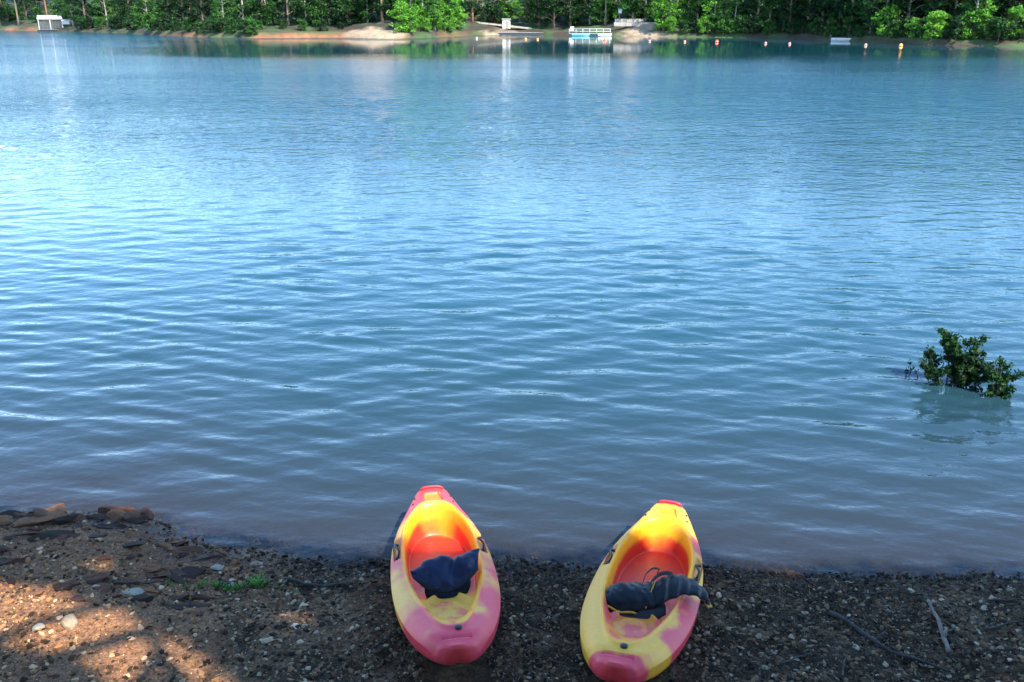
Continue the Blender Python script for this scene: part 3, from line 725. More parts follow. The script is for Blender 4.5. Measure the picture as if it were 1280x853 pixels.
# dead leaves and bark chips: curled little sheets
def litter_mesh(n, seed):
    r = np.random.default_rng(seed)
    x = r.uniform(-4.7, 4.7, n); y = r.uniform(3.9, 6.5, n); d = shore_y(x) - y
    pr = (0.20 + 0.80 * sst(0.40, 0.62, fbm(x * 1.6, y * 2.6, 3, 131))) * (0.12 + 0.88 * sst(-2.2, 0.6, x)) * sst(-0.12, 0.02, d)
    pr = np.maximum(pr, 0.95 * np.exp(-((d - 0.05) / 0.07) ** 2) * sst(-2.0, -0.5, x))
    k = (r.random(n) < pr) & ~in_kayak(x, y); x, y = x[k], y[k]; n = len(x)
    L = 0.007 * (0.028 / 0.007) ** (r.random(n) ** 1.6); W = L * r.uniform(0.10, 0.5, n)
    tx = np.array([-1, -0.35, 0.35, 1.0]); prof = np.array([0.25, 1, 0.85, 0.1])
    P = np.empty((n, 4, 2, 3)); curl = r.normal(0, 0.35, n)
    for i in range(4):
        for j, sgn in enumerate((-1, 1)):
            P[:, i, j, 0] = L * tx[i]; P[:, i, j, 1] = sgn * W * prof[i]; P[:, i, j, 2] = L * (curl * tx[i] ** 2) + W * 0.5 * np.abs(r.normal(0, 0.4, n))
    ti = r.normal(0, 0.35, (n, 1, 1, 2)); P[..., 2] += P[..., 0] * ti[..., 0] + P[..., 1] * ti[..., 1]
    P = rot_z(P, r.uniform(0, 6.28, n)[:, None, None])
    P += np.stack([x, y, ground_z(x, y) + 0.010 + 0.008 * r.random(n)], -1)[:, None, None]
    q = np.array([[0, 1, 3, 2], [2, 3, 5, 4], [4, 5, 7, 6]])
    F = (q[None] + (np.arange(n) * 8)[:, None, None]).reshape(-1, 4)
    cols = np.array([(0.07, 0.045, 0.028), (0.13, 0.085, 0.05), (0.035, 0.027, 0.02), (0.20, 0.14, 0.08), (0.32, 0.24, 0.15), (0.11, 0.05, 0.025)])
    c = cols[r.choice(6, n, p=[0.30, 0.20, 0.30, 0.07, 0.02, 0.11])] * r.uniform(0.7, 1.25, (n, 1))
    wetf = sst(0.25, 0.0, shore_y(x) - y)[:, None]; c = c * (1 - 0.6 * wetf)
    return mesh_np('leaf_litter', P.reshape(-1, 3), F, False, {'Col': np.repeat(c, 8, 0)}, M['litter'])
M['litter'] = attr_mat('dead leaves and bark', 0.9, 0.25, 120.0, spec=0.1)
obj('leaf_litter', litter_mesh(38000, 301), label='dead leaves and bark chips strewn over the near beach', cat='leaf litter', kind='stuff')

def stone_obj(x, y, size, col, seed, label, group=None, flat=0.35, name='stone', sink=0.25, rz=None):
    r = np.random.default_rng(seed); bv, bf = ico(2)
    v = bv.copy()
    for _ in range(11):                                       # cut facets
        d = r.normal(size=3); d /= np.linalg.norm(d); h = r.uniform(0.45, 0.8)
        e = np.clip(v @ d - h, 0, None); v -= e[:, None] * d * 0.9
    v *= (1 + 0.10 * (fbm(v[:, 0] * 2 + seed, v[:, 1] * 2 + v[:, 2], 3, seed % 50) - 0.5))[:, None]
    v = v * np.array([1.0, r.uniform(0.6, 0.85), flat]) * size
    v[:, 2] -= v[:, 2].min() * (1 - sink)
    c = np.array(col)[None] * (0.75 + 0.5 * fbm(v[:, 0] / size * 3, v[:, 1] / size * 3, 3, 4))[:, None]
    o = obj(name, mesh_np(name, v, bf, True, {'Col': c}, M['stone']), None, label, 'stone', group, loc=(x, y, float(ground_z(np.array(x), np.array(y))) - 0.01))
    o.rotation_euler = (r.normal(0, 0.08), r.normal(0, 0.08), r.uniform(0, 6.28) if rz is None else rz)
    return o
stone_obj(-2.86, 5.60, 0.105, (0.34, 0.27, 0.19), 1, 'long pale flat stone beside a dark twig below the clay shelf', flat=0.16, rz=0.15)
stone_obj(-1.52, 5.14, 0.055, (0.52, 0.44, 0.33), 2, 'small white flat stone on the sandy tan patch', flat=0.22, rz=-0.2)
stone_obj(-3.06, 5.10, 0.085, (0.30, 0.22, 0.14), 3, 'large pale yellowish stone among the sunlit gravel', flat=0.4)
stone_obj(-3.28, 5.06, 0.06, (0.50, 0.38, 0.25), 4, 'rounded cream stone beside the large pale yellowish stone', flat=0.5)
stone_obj(-2.33, 5.95, 0.070, (0.30, 0.24, 0.17), 5, 'pale grey stone lying at the waterline above the grass sprig', flat=0.3, rz=0.1)
stone_obj(-2.16, 5.76, 0.055, (0.36, 0.29, 0.21), 6, 'squarish pale stone set in the green grass sprig', flat=0.45)
stone_obj(-2.02, 6.02, 0.055, (0.26, 0.20, 0.15), 7, 'grey stone half wet at the edge of the lake', flat=0.35)
def stone_label(x, y):
    n = 'wet stone near the waterline' if float(shore_y(np.array(x))) - y < 0.5 else 'loose stone up on the dry gravel'
    a = 'below the rock ledge' if x < -3.0 else 'near the grass sprig' if x < -1.5 else 'beside the pink and cream kayak' if x < 0 else 'between the two kayaks' if x < 0.75 else 'beside the yellow kayak' if x < 2.2 else 'near the driftwood stick'
    return n + ' ' + a
rs = np.random.default_rng(77)
cnt = 0
while cnt < 60:
    x = rs.uniform(-4.2, 4.2); y = rs.uniform(4.3, 5.95)
    if in_kayak(np.array([x]), np.array([y]))[0] or shore_y(np.array(x)) - y < 0.08: continue
    w = sst(-1.0, -2.6, x)
    if rs.random() > 0.35 + 0.65 * w: continue
    c = STONE_COLS[rs.choice([0, 2, 3, 4, 4])] * rs.uniform(0.8, 1.5) * np.array([1 + 0.4 * w, 1 + 0.15 * w, 1.0])
    stone_obj(x, y, rs.uniform(0.022, 0.045), c, 400 + cnt, stone_label(x, y), 'loose stones on the gravel beach', flat=rs.uniform(0.3, 0.6)); cnt += 1

# layered rock ledge at the left waterline: each slab its own piece
LE = empty('rock_ledge', (-3.95, 6.62, 0.0), 'low ledge of dark broken rock slabs jutting into the lake', 'rock')
rl = np.random.default_rng(12)
def slab(cx, cy, lx, ly, h, z, seed, rz):
    r = np.random.default_rng(seed); v, F = ico(2); v = v.copy()
    for _ in range(13):
        d = r.normal(size=3) * np.array([1, 1, 0.6]); d /= np.linalg.norm(d); e = np.clip(v @ d - r.uniform(0.35, 0.75), 0, None); v -= e[:, None] * d
    v[:, 2] = np.clip(v[:, 2], -0.5, 0.45 + 0.2 * (fbm(v[:, 0] * 3 + seed, v[:, 1] * 3, 2, 3) - 0.5))
    v = v * np.array([lx * 1.25, ly * 1.25, h * 1.5])
    base = np.array([(0.115, 0.048, 0.026), (0.070, 0.034, 0.021), (0.19, 0.082, 0.036), (0.040, 0.023, 0.015)][seed % 4])
    c = base[None] * (0.6 + 0.8 * fbm(v[:, 0] * 14, v[:, 1] * 14, 3, 6))[:, None]
    o = obj('slab', mesh_np('slab', v, F, False, {'Col': c}, M['wet_stone']), LE, loc=(cx, cy, z))
    o.rotation_euler = (r.normal(0, 0.18), r.normal(0, 0.16), rz)
M['wet_stone'] = attr_mat('wet rock', 0.85, 0.3, 40.0, 0.6, 60.0, 0.012, 0.2)
for i in range(46):
    u_ = rl.random(); x = -0.75 + 1.5 * u_; y = rl.normal(0.02, 0.12) + 0.08 * u_
    slab(x, y, rl.uniform(0.10, 0.28) * (1.05 - 0.5 * u_), rl.uniform(0.05, 0.11), rl.uniform(0.03, 0.06), rl.uniform(0.0, 0.07) - 0.03 * u_, 500 + i, rl.normal(0.1, 0.35))
for i in range(95):                                          # slabs bedded in the clay shelf behind the ledge
    x = rl.uniform(-0.7, 1.75); y = rl.uniform(-1.05, -0.02) - 0.16 * max(x, 0)
    if float(shore_y(np.array(x - 3.95))) - (y + 6.62) < 0.03: continue
    slab(x, y, rl.uniform(0.06, 0.20), rl.uniform(0.025, 0.07), rl.uniform(0.015, 0.030), float(ground_z(np.array(x - 3.95), np.array(y + 6.62))) + rl.uniform(-0.012, 0.004), 600 + i, rl.normal(-0.12, 0.25))

# twigs and driftwood
M['driftwood'] = simple_mat('grey driftwood', (0.17, 0.13, 0.10), 0.85, 0.3, 18.0, bump=0.5, bscale=70)
M['deadwood'] = simple_mat('dark dead wood', (0.045, 0.035, 0.028), 0.85, 0.3, 18.0, bump=0.5, bscale=70)
def stick(name, pts, r0, r1, mat, label, group=None, fork=None):
    pts = np.array(pts, float); k = np.linspace(0, 1, len(pts)); q = np.linspace(0, 1, 14)
    p = np.stack([crom(k, pts[:, i], q) for i in range(2)], -1)
    z = ground_z(p[:, 0], p[:, 1]) + 0.022
    b = Vector((p[0, 0], p[0, 1], z[0])); P = np.concatenate([p, z[:, None]], 1) - np.array(b)
    P[:, 2] += 0.006 * np.sin(np.arange(14) * 1.3)
    mb = MB().tube(P, np.linspace(r0, r1, 14) * (1 + 0.15 * np.sin(np.arange(14) * 2.1)), 8)
    o = obj(name, mb.mesh(name, mat), None, label, 'stick', group, loc=b)
    if fork:
        i, dx, dy = fork; e = P[i] + np.array([dx, dy, 0.03])
        obj('side_twig', MB().tube([P[i], (P[i] + e) / 2 + np.array([0, 0, 0.01]), e], [r1, r1 * 0.7, r1 * 0.4], 6).mesh('side_twig', mat), o)
    return o
stick('driftwood_stick', [(3.05, 5.44), (3.02, 5.25), (2.97, 5.02), (2.92, 4.84)], 0.011, 0.016, M['driftwood'], 'pale grey driftwood stick lying across the leaf litter', fork=(9, 0.05, 0.08))
stick('fallen_branch', [(2.28, 5.30), (2.42, 5.12), (2.48, 4.92), (2.62, 4.78), (2.85, 4.66)], 0.018, 0.008, M['deadwood'], 'dark crooked fallen branch on the leaf litter near the pale driftwood', fork=(6, 0.10, 0.07))
stick('twig', [(-3.02, 5.66), (-2.85, 5.70), (-2.66, 5.74)], 0.012, 0.005, M['deadwood'], 'dark twig beside the long pale flat stone', fork=(8, 0.05, 0.04))
stick('twig', [(-1.75, 5.78), (-1.5, 5.72), (-1.25, 5.70)], 0.014, 0.006, M['deadwood'], 'dark waterlogged twig at the waterline beside the pink kayak')
for i, (x, y, a, l) in enumerate([(1.75, 4.7, 0.4, 0.3), (1.9, 5.2, -0.3, 0.22), (2.1, 4.55, 1.1, 0.3), (3.3, 5.1, 0.2, 0.4), (3.5, 5.45, -0.2, 0.5), (0.1, 5.3, 0.5, 0.22), (0.25, 4.8, -0.6, 0.25), (2.6, 5.55, 0.1, 0.4), (-0.95, 4.9, 0.9, 0.2), (1.6, 5.6, 0.05, 0.35)]):
    stick('twig', [(x, y), (x + l * 0.5 * math.cos(a), y + l * 0.5 * math.sin(a) + 0.02), (x + l * math.cos(a), y + l * math.sin(a))], 0.008, 0.003, M['deadwood'], 'thin dark dead twig ' + ('between the two kayaks' if 0 < x < 0.75 else 'below the pink and cream kayak' if x < 0 else 'on the gravel beside the yellow kayak' if x < 2.2 else 'lying near the pale driftwood stick') , 'dead twigs scattered on the beach')

# green grass sprigs at the waterline
def grass_tuft(x, y, n, h, spread, label, seed):
    r = np.random.default_rng(seed); V_, F_, T_ = [], [], []
    o = np.stack([r.normal(0, spread[0], n), r.normal(0, spread[1], n)], -1)
    for i in range(n):
        a = r.uniform(0, 6.28); ln = h * r.uniform(0.5, 1.2); w = r.uniform(0.004, 0.008); lean = r.uniform(0.2, 0.9)
        gz = float(ground_z(np.array(x + o[i, 0]), np.array(y + o[i, 1])) - ground_z(np.array(x), np.array(y)))
        t = np.linspace(0, 1, 4); px = o[i, 0] + np.cos(a) * ln * lean * t ** 1.6; py = o[i, 1] + np.sin(a) * ln * lean * t ** 1.6; pz = gz + ln * t * (1 - 0.35 * lean * t)
        sx, sy = -np.sin(a) * w, np.cos(a) * w; pr = np.array([0.7, 1, 0.8, 0.1])
        b = len(V_) * 8
        V_.append(np.stack([np.stack([px + sx * pr, py + sy * pr, pz], -1), np.stack([px - sx * pr, py - sy * pr, pz], -1)], 1).reshape(-1, 3))
        F_.append(np.array([[0, 1, 3, 2], [2, 3, 5, 4], [4, 5, 7, 6]]) + b); T_.append(np.full(8, r.uniform(0.2, 1)))
    t = empty('grass_tuft', (x, y, float(ground_z(np.array(x), np.array(y))) + 0.005), label, 'grass')
    obj('blades', mesh_np('blades', np.concatenate(V_), np.concatenate(F_), False, {'tint': np.concatenate(T_)}, M['leaf_grass']), t, kind='stuff')
M['leaf_grass'] = leaf_mat('grass blades', [(0, (0.03, 0.10, 0.015)), (0.5, (0.06, 0.22, 0.03)), (1, (0.14, 0.40, 0.05))])
grass_tuft(-2.20, 5.68, 110, 0.05, (0.17, 0.025), 'low creeping strip of green grass along the waterline gravel', 3)
grass_tuft(-1.94, 5.72, 45, 0.085, (0.03, 0.03), 'small upright bright green grass sprig at the end of the creeping strip', 4)

# ------------------------------------------------------------------ leaves and trees
def leaf_cloud(c, size, r, aspect=0.55, up=0.35, out=None):
    """rhombic leaves, one per row of c; returns verts, faces"""
    n = len(c); size = np.broadcast_to(size, (n,))
    nrm = r.normal(size=(n, 3)); nrm[:, 2] = np.abs(nrm[:, 2]) + up
    if out is not None: nrm += out
    nrm /= np.linalg.norm(nrm, axis=1)[:, None]
    a = np.cross(nrm, r.normal(size=(n, 3))); a /= np.linalg.norm(a, axis=1)[:, None] + 1e-9
    b = np.cross(nrm, a)
    s = size[:, None]
    v = np.stack([c - a * s, c - b * s * aspect + nrm * s * 0.12, c + a * s, c + b * s * aspect + nrm * s * 0.12], 1)
    return v.reshape(-1, 3), np.arange(n * 4).reshape(-1, 4)

def tree_geom(seed, H, base, R, prof, n_limb=22, n_clump=90, per=26, rc=0.8, leaf=0.22, tr=0.22, lean=0.3, keep=None, droop=0.0, trunk_top=0.95):
    r = np.random.default_rng(seed)
    k = np.linspace(0, 1, 9)
    bend = np.cumsum(r.normal(0, lean * 0.12, (9, 2)), 0); bend -= bend[0]
    tp = np.concatenate([bend * 1.0, (k * H * trunk_top)[:, None]], 1); tp[0, 2] = -0.4
    trad = tr * (1 - k) ** 0.8 + tr * 0.10; trad[0] *= 1.35
    trunk = MB().tube(tp, trad, 8)
    ends = []
    for i in range(n_limb):
        f = (i + r.random()) / n_limb; h = base + (H * 0.93 - base) * f
        rad = R * prof(f) * r.uniform(0.75, 1.1); az = i * 2.4 + r.normal(0, 0.4)
        o = np.array([np.interp(h / H / trunk_top, k, tp[:, 0]), np.interp(h / H / trunk_top, k, tp[:, 1]), h - 0.25 * rad * (1 - f)])
        e = o + np.array([math.cos(az) * rad, math.sin(az) * rad, rad * (0.42 - droop) * r.uniform(0.5, 1.3)])
        m = (o + e) / 2 + np.array([0, 0, rad * 0.10])
        lr = max(0.012, tr * 0.34 * (1 - 0.7 * f))
        if keep is None or keep(np.array([m, (m + e) / 2, e])).all(): trunk.tube([o, m, e], [lr, lr * 0.65, lr * 0.2], 5, False)
        ends.append((o, m, e))
    ci = r.integers(0, n_limb, n_clump); t = r.uniform(0.35, 1.08, n_clump)[:, None]
    O = np.array([e[0] for e in ends])[ci]; Mi = np.array([e[1] for e in ends])[ci]; E_ = np.array([e[2] for e in ends])[ci]
    cc = (1 - t) ** 2 * O + 2 * t * (1 - t) * (2 * Mi - 0.5 * (O + E_)) + t ** 2 * E_ + r.normal(0, 0.16 * R, (n_clump, 3)) * np.array([1, 1, 0.7])
    n = n_clump * per; which = np.repeat(np.arange(n_clump), per)
    d = r.normal(size=(n, 3)); d /= np.linalg.norm(d, axis=1)[:, None]
    rr = rc * r.uniform(0.6, 1.25, n_clump)[which] * r.random(n) ** 0.45
    P = cc[which] + d * rr[:, None] * np.array([1, 1, 0.62])
    tint = np.clip(r.uniform(0.15, 0.75, n_clump)[which] + r.normal(0, 0.16, n), 0, 1)
    ok = P[:, 2] > 0.15
    if keep is not None: ok &= keep(P)
    P, d, tint = P[ok], d[ok], tint[ok]
    v, f = leaf_cloud(P, leaf * r.uniform(0.6, 1.25, len(P)), r, 0.6, 0.4, d * 0.6)
    return trunk, v, f, np.repeat(tint, 4)

def tree_proto(name, leafm, barkm, **kw):
    tk, v, f, tint = tree_geom(**kw)
    return (name, tk.mesh('trunk', M[barkm]), mesh_np('crown', v, f, False, {'tint': tint}, M[leafm]), (v, f, tint))

def place_tree(proto, loc, rz, s, label, group, sz=1.0):
    t = empty(proto[0], loc, label, 'tree' if 'shrub' not in proto[0] else 'shrub', group, rz); t.scale = (s, s, s * sz)
    obj('trunk', proto[1], t); obj('crown', proto[2], t)
    return t

round_p = lambda f: math.sin(math.pi * min(1, 0.12 + 0.88 * f)) ** 0.6 * (1.05 - 0.35 * f)
cone_p = lambda f: (1 - f) ** 0.7 * 0.95 + 0.12
col_p = lambda f: 0.55 + 0.45 * math.sin(math.pi * f)
PR = {
 'oak': [tree_proto('broadleaf_tree', 'leaf_dark', 'bark', seed=s, H=16, base=1.4, R=4.1, prof=round_p, n_limb=26, n_clump=150, per=30, rc=0.95, leaf=0.24, tr=0.26) for s in (1, 2)],
 'ash': [tree_proto('broadleaf_tree', 'leaf_mid', 'bark_pale', seed=s, H=15, base=1.0, R=3.4, prof=round_p, n_limb=26, n_clump=140, per=28, rc=0.85, leaf=0.22, tr=0.17) for s in (3, 4)],
 'bright': [tree_proto('broadleaf_tree', 'leaf_lime', 'bark_pale', seed=s, H=14, base=1.0, R=3.0, prof=round_p, n_limb=26, n_clump=130, per=28, rc=0.8, leaf=0.2, tr=0.15) for s in (13, 14)],
 'pine': [tree_proto('pine_tree', 'leaf_pine', b, seed=s, H=17, base=7.0, R=3.0, prof=cone_p, n_limb=24, n_clump=120, per=30, rc=0.75, leaf=0.22, tr=0.24, lean=0.2) for s, b in ((5, 'bark_red'), (6, 'bark'))],
 'lime': [tree_proto('leafy_shrub', 'leaf_lime', 'bark', seed=s, H=4.6, base=0.3, R=2.1, prof=round_p, n_limb=18, n_clump=80, per=26, rc=0.6, leaf=0.17, tr=0.08) for s in (7, 8)],
 'col': [tree_proto('slender_tree', 'leaf_lime', 'bark', seed=9, H=11, base=0.5, R=1.25, prof=col_p, n_limb=26, n_clump=110, per=28, rc=0.6, leaf=0.17, tr=0.12)],
 'shrub': [tree_proto('leafy_shrub', 'leaf_mid', 'bark', seed=s, H=3.6, base=0.2, R=2.0, prof=round_p, n_limb=16, n_clump=70, per=26, rc=0.6, leaf=0.18, tr=0.07) for s in (10, 11)],
 'dshrub': [tree_proto('leafy_shrub', 'leaf_dark', 'bark', seed=s, H=3.2, base=0.2, R=2.1, prof=round_p, n_limb=16, n_clump=70, per=26, rc=0.6, leaf=0.18, tr=0.07) for s in (12,)],
}
LAB = {
 'bright': ('', 'yellow green trees on the far shore'),
 'oak': ('dense dark green broadleaf tree in the wood on the far shore', 'dark broadleaf trees on the far shore'),
 'ash': ('mid green leafy tree with pale trunk on the far shore', 'mid green trees on the far shore'),
 'pine': ('tall pine with bare lower trunk on the far shore', 'pines on the far shore'),
 'lime': ('bright lime green shrub at the edge of the far shore', 'bright shrubs on the far shore'),
 'shrub': ('rounded mid green shrub at the edge of the far shore', 'mid green shrubs on the far shore'),
 'dshrub': ('low dark green shrub at the edge of the far shore', 'dark shrubs on the far shore'),
}
rt = np.random.default_rng(2024)
def far_point(px, d):
    """spot on the far bank seen at frame column px, d metres behind the shoreline"""
    X = 0.0
    for _ in range(60):
        Y = float(far_y(X)) + d
        Xn = (px - 640) / FPX * (Y * math.cos(PITCH) + CAM_H * math.sin(PITCH)); X = 0.5 * X + 0.5 * Xn
    Y = float(far_y(X)) + d
    return Vector((X, Y, float(far_z(np.array(X), np.array(d)))))
MARKS = [(-60, 'left of the covered dock'), (66, 'the covered dock'), (170, 'the dark bank'), (300, 'the orange clay edge'), (380, 'the grassy clay bank'), (475, 'the pale sandy bank'), (545, 'the lime green thicket'), (622, 'the pale ramp'), (695, 'the low dock end'),
         (740, 'the railed dock'), (793, 'the pale retaining walls'), (829, 'the large lime shrub'), (900, 'the calm inlet'), (990, 'the swim line end'), (1058, 'the low white boat'), (1130, 'the small sapling'), (1224, 'the slender column tree'), (1330, 'the low right hand bank')]
KD = {'bright': 'tall yellow green leafy tree', 'oak': 'dense dark broadleaf tree', 'ash': 'mid green pale trunked tree', 'pine': 'tall bare trunked pine', 'lime': 'bright lime green shrub', 'shrub': 'rounded mid green shrub', 'dshrub': 'low dark green shrub', 'col': 'slender tree'}
MARKS[0] = (-60, 'the red clay bank'); MARKS[-1] = (1330, 'the low grassy bank')
def far_label(kind, px, d):
    mk = min(MARKS, key=lambda m: abs(m[0] - px))[1]
    row = 'at the water edge by' if d < 4.5 else 'in the front rank behind' if d < 10 else 'in the second rank behind' if d < 22 else 'deep in the wood behind'
    return '%s %s %s' % (KD[kind], row, mk)
def ft(kind, px, d, s=1.0, label=None, sz=1.0):
    p = far_point(px, d); pr = PR[kind][rt.integers(len(PR[kind]))]
    lb, gr_ = LAB.get(kind, (None, None))
    place_tree(pr, p, rt.uniform(0, 6.28), s * rt.uniform(0.9, 1.1), label or far_label(kind, px, d), None if label else gr_, sz)
# trees and shrubs by stretch of shore
def stretch(px0, px1, kinds, step, d0, d1, smin, smax):
    px = px0
    while px < px1:
        ft(kinds[rt.integers(len(kinds))], px + rt.uniform(-0.3, 0.3) * step, rt.uniform(d0, d1), rt.uniform(smin, smax)); px += step * rt.uniform(0.75, 1.25)
# second and third lines of the wood
stretch(-160, 1440, ['oak', 'oak', 'ash', 'pine'], 30, 13, 20, 0.9, 1.15)
stretch(-160, 1440, ['oak', 'pine', 'oak', 'oak'], 34, 24, 34, 0.95, 1.25)
stretch(-160, 1440, ['dshrub', 'dshrub', 'shrub'], 24, 9, 13, 1.0, 1.5)
# front line
stretch(-150, 40, ['pine', 'pine', 'oak'], 24, 3, 9, 0.9, 1.1)
stretch(95, 230, ['oak', 'oak', 'ash'], 24, 3, 8, 0.85, 1.0)
stretch(100, 320, ['dshrub', 'dshrub', 'shrub'], 13, 0.2, 2.0, 0.6, 1.0)
stretch(225, 300, ['ash', 'oak'], 26, 3, 7, 0.7, 0.95)
stretch(300, 440, ['oak', 'ash', 'pine', 'ash'], 26, 7, 12, 0.85, 1.05)
stretch(300, 440, ['dshrub', 'shrub'], 24, 3.0, 6.0, 0.45, 0.7)
stretch(440, 520, ['pine', 'ash', 'pine'], 22, 9, 13, 0.85, 1.0)
stretch(515, 580, ['bright', 'ash', 'bright'], 15, 2.5, 7, 0.8, 1.0)
stretch(505, 582, ['lime'], 11, 1.5, 4, 0.75, 1.15)
stretch(590, 680, ['bright', 'pine', 'bright'], 22, 11, 15, 0.85, 1.0)
stretch(675, 715, ['oak', 'oak'], 16, 4, 8, 0.75, 0.9)
stretch(715, 830, ['ash', 'bright', 'pine', 'ash'], 19, 8, 13, 0.85, 1.0)
stretch(840, 960, ['ash', 'oak', 'ash', 'bright'], 17, 2.5, 8, 0.8, 1.0)
stretch(838, 960, ['shrub', 'dshrub', 'lime'], 13, 0.2, 2, 0.6, 0.95)
stretch(960, 1100, ['oak', 'oak', 'ash'], 21, 3.5, 8, 0.75, 0.95)
stretch(965, 1100, ['dshrub', 'dshrub', 'shrub'], 14, 0.3, 2, 0.5, 0.8)
stretch(1100, 1440, ['oak', 'oak', 'ash'], 28, 5, 9, 0.75, 0.95)
stretch(1105, 1440, ['shrub', 'dshrub', 'lime', 'shrub', 'dshrub'], 15, 0.3, 3, 0.6, 0.95)
ft('lime', 829, 2.0, 1.25, 'large rounded lime green shrub beside the pale rocky bank')
ft('col', 1224, 2.5, 0.85, 'slender bright green column of a tree rising above the shore shrubs', 1.1)
ft('lime', 1170, 2.0, 0.85, 'twin topped bright green shrub beside the slender column tree')
ft('lime', 1141, 1.8, 0.55, 'small bright green sapling alone against the dark wood')
# the deep wood behind, one mass
rb = np.random.default_rng(31); VV_, FF_, TT_ = [], [], []; nv = 0
for i in range(110):
    px = rb.uniform(-260, 1540); d = rb.uniform(36, 66); p = far_point(px, d); v, f, ti = PR['oak'][i % 2][3]
    sel = rb.random(len(f)) < 0.42; idx = np.repeat(sel, 4)
    vv = rot_z(v[idx] * rb.uniform(1.05, 1.4), rb.uniform(0, 6.28)) * np.array([1.15, 1.15, 1.0]) + np.array(p)
    VV_.append(vv); TT_.append(ti[idx]); FF_.append(np.arange(len(vv)).reshape(-1, 4) + nv); nv += len(vv)
obj('distant_wood', mesh_np('distant_wood', np.concatenate(VV_), np.concatenate(FF_), False, {'tint': np.concatenate(TT_)}, M['leaf_dark']), label='deep dark wood rising behind the shoreline trees', cat='wood', kind='stuff')

# ------------------------------------------------------------------ bush standing in the lake
def water_bush(name, loc, stems, seed, label, leaf=0.030, per=46):
    r = np.random.default_rng(seed); root = empty(name, loc, label, 'bush')
    C_, T_, D_ = [], [], []
    for (x, y, h, br) in stems:
        k = np.linspace(0, 1, 8)
        p = np.stack([x * 0.25 + x * 0.75 * k ** 1.3 + 0.02 * np.sin(k * 5 + x * 9), y * 0.25 + y * 0.75 * k ** 1.3, -0.15 + (h + 0.15) * k], -1)
        obj('stem', MB().tube(p, np.linspace(0.012, 0.003, 8), 6).mesh('stem', M['twig']), root)
        for b in range(br):
            t = r.uniform(0.25, 1.0); o = np.array([np.interp(t, k, p[:, i]) for i in range(3)])
            ln = r.uniform(0.07, 0.16) * (1.15 - 0.5 * t); d = r.normal(size=3) * np.array([1, 1, 0.4]); d[2] += 0.7; d /= np.linalg.norm(d)
            e = o + d * ln
            q = r.uniform(0.25, 1.05, per)[:, None]; cc = o + (e - o) * q + r.normal(0, 0.020, (per, 3)); cc[:, 2] = np.maximum(cc[:, 2], 0.015)
            C_.append(cc); T_.append(np.clip(r.normal(0.25, 0.15, per) + 0.45 * (cc[:, 2] > 0.42) * r.random(per), 0, 1))  # high leaves tinted paler: light falling on the bush tops, put into the colour
    c = np.concatenate(C_); tn = np.concatenate(T_)
    v, f = leaf_cloud(c, leaf * r.uniform(0.6, 1.2, len(c)), r, 0.42, 0.1)
    obj('leaves', mesh_np('leaves', v, f, False, {'tint': np.repeat(tn, 4)}, M['leaf_bush']), root)
    return root
water_bush('water_bush', (5.28, 9.76, 0.0), [(-0.20, 0.03, 0.64, 16), (-0.10, -0.03, 0.56, 11), (0.12, 0.02, 0.58, 13), (0.24, 0.0, 0.58, 14), (0.05, -0.05, 0.42, 10), (-0.46, 0.0, 0.33, 13), (-0.38, 0.05, 0.42, 11), (-0.02, 0.02, 0.34, 9), (0.26, -0.03, 0.34, 11), (0.36, -0.12, 0.34, 10), (0.42, -0.22, 0.26, 9), (0.1, -0.1, 0.24, 9)], 5, 'dark green leafy bush with two tall tops standing in the lake', per=52)
water_bush('water_bush', (5.62, 9.44, 0.0), [(-0.03, 0.0, 0.36, 9), (0.06, 0.02, 0.40, 9), (0.17, 0.0, 0.28, 7), (-0.10, 0.0, 0.24, 5)], 6, 'smaller leafy bush on a thin stem beside the two topped bush', per=40)
water_bush('water_sprig', (4.93, 10.16, 0.0), [(0.0, 0.0, 0.12, 3), (-0.04, 0.0, 0.06, 1)], 7, 'tiny leafy sprig poking out of the lake apart from the bush', per=14, leaf=0.02)

# ------------------------------------------------------------------ docks, boats and floats along the far shore
M['white_paint'] = simple_mat('white painted metal', (0.62, 0.62, 0.60), 0.45, 0.1, 1.0)
M['grey_wood'] = simple_mat('weathered dock boards', (0.26, 0.23, 0.20), 0.8, 0.3, 2.0)
M['pale_conc'] = simple_mat('pale concrete', (0.34, 0.30, 0.25), 0.85, 0.25, 0.8)
M['blue_paint'] = simple_mat('pale blue fibreglass', (0.22, 0.52, 0.66), 0.35, 0.15, 1.0)
M['dark_hull'] = simple_mat('dark float', (0.03, 0.035, 0.045), 0.6, 0.2, 1.0)
def face_cam(p): return math.atan2(-p.x, p.y)

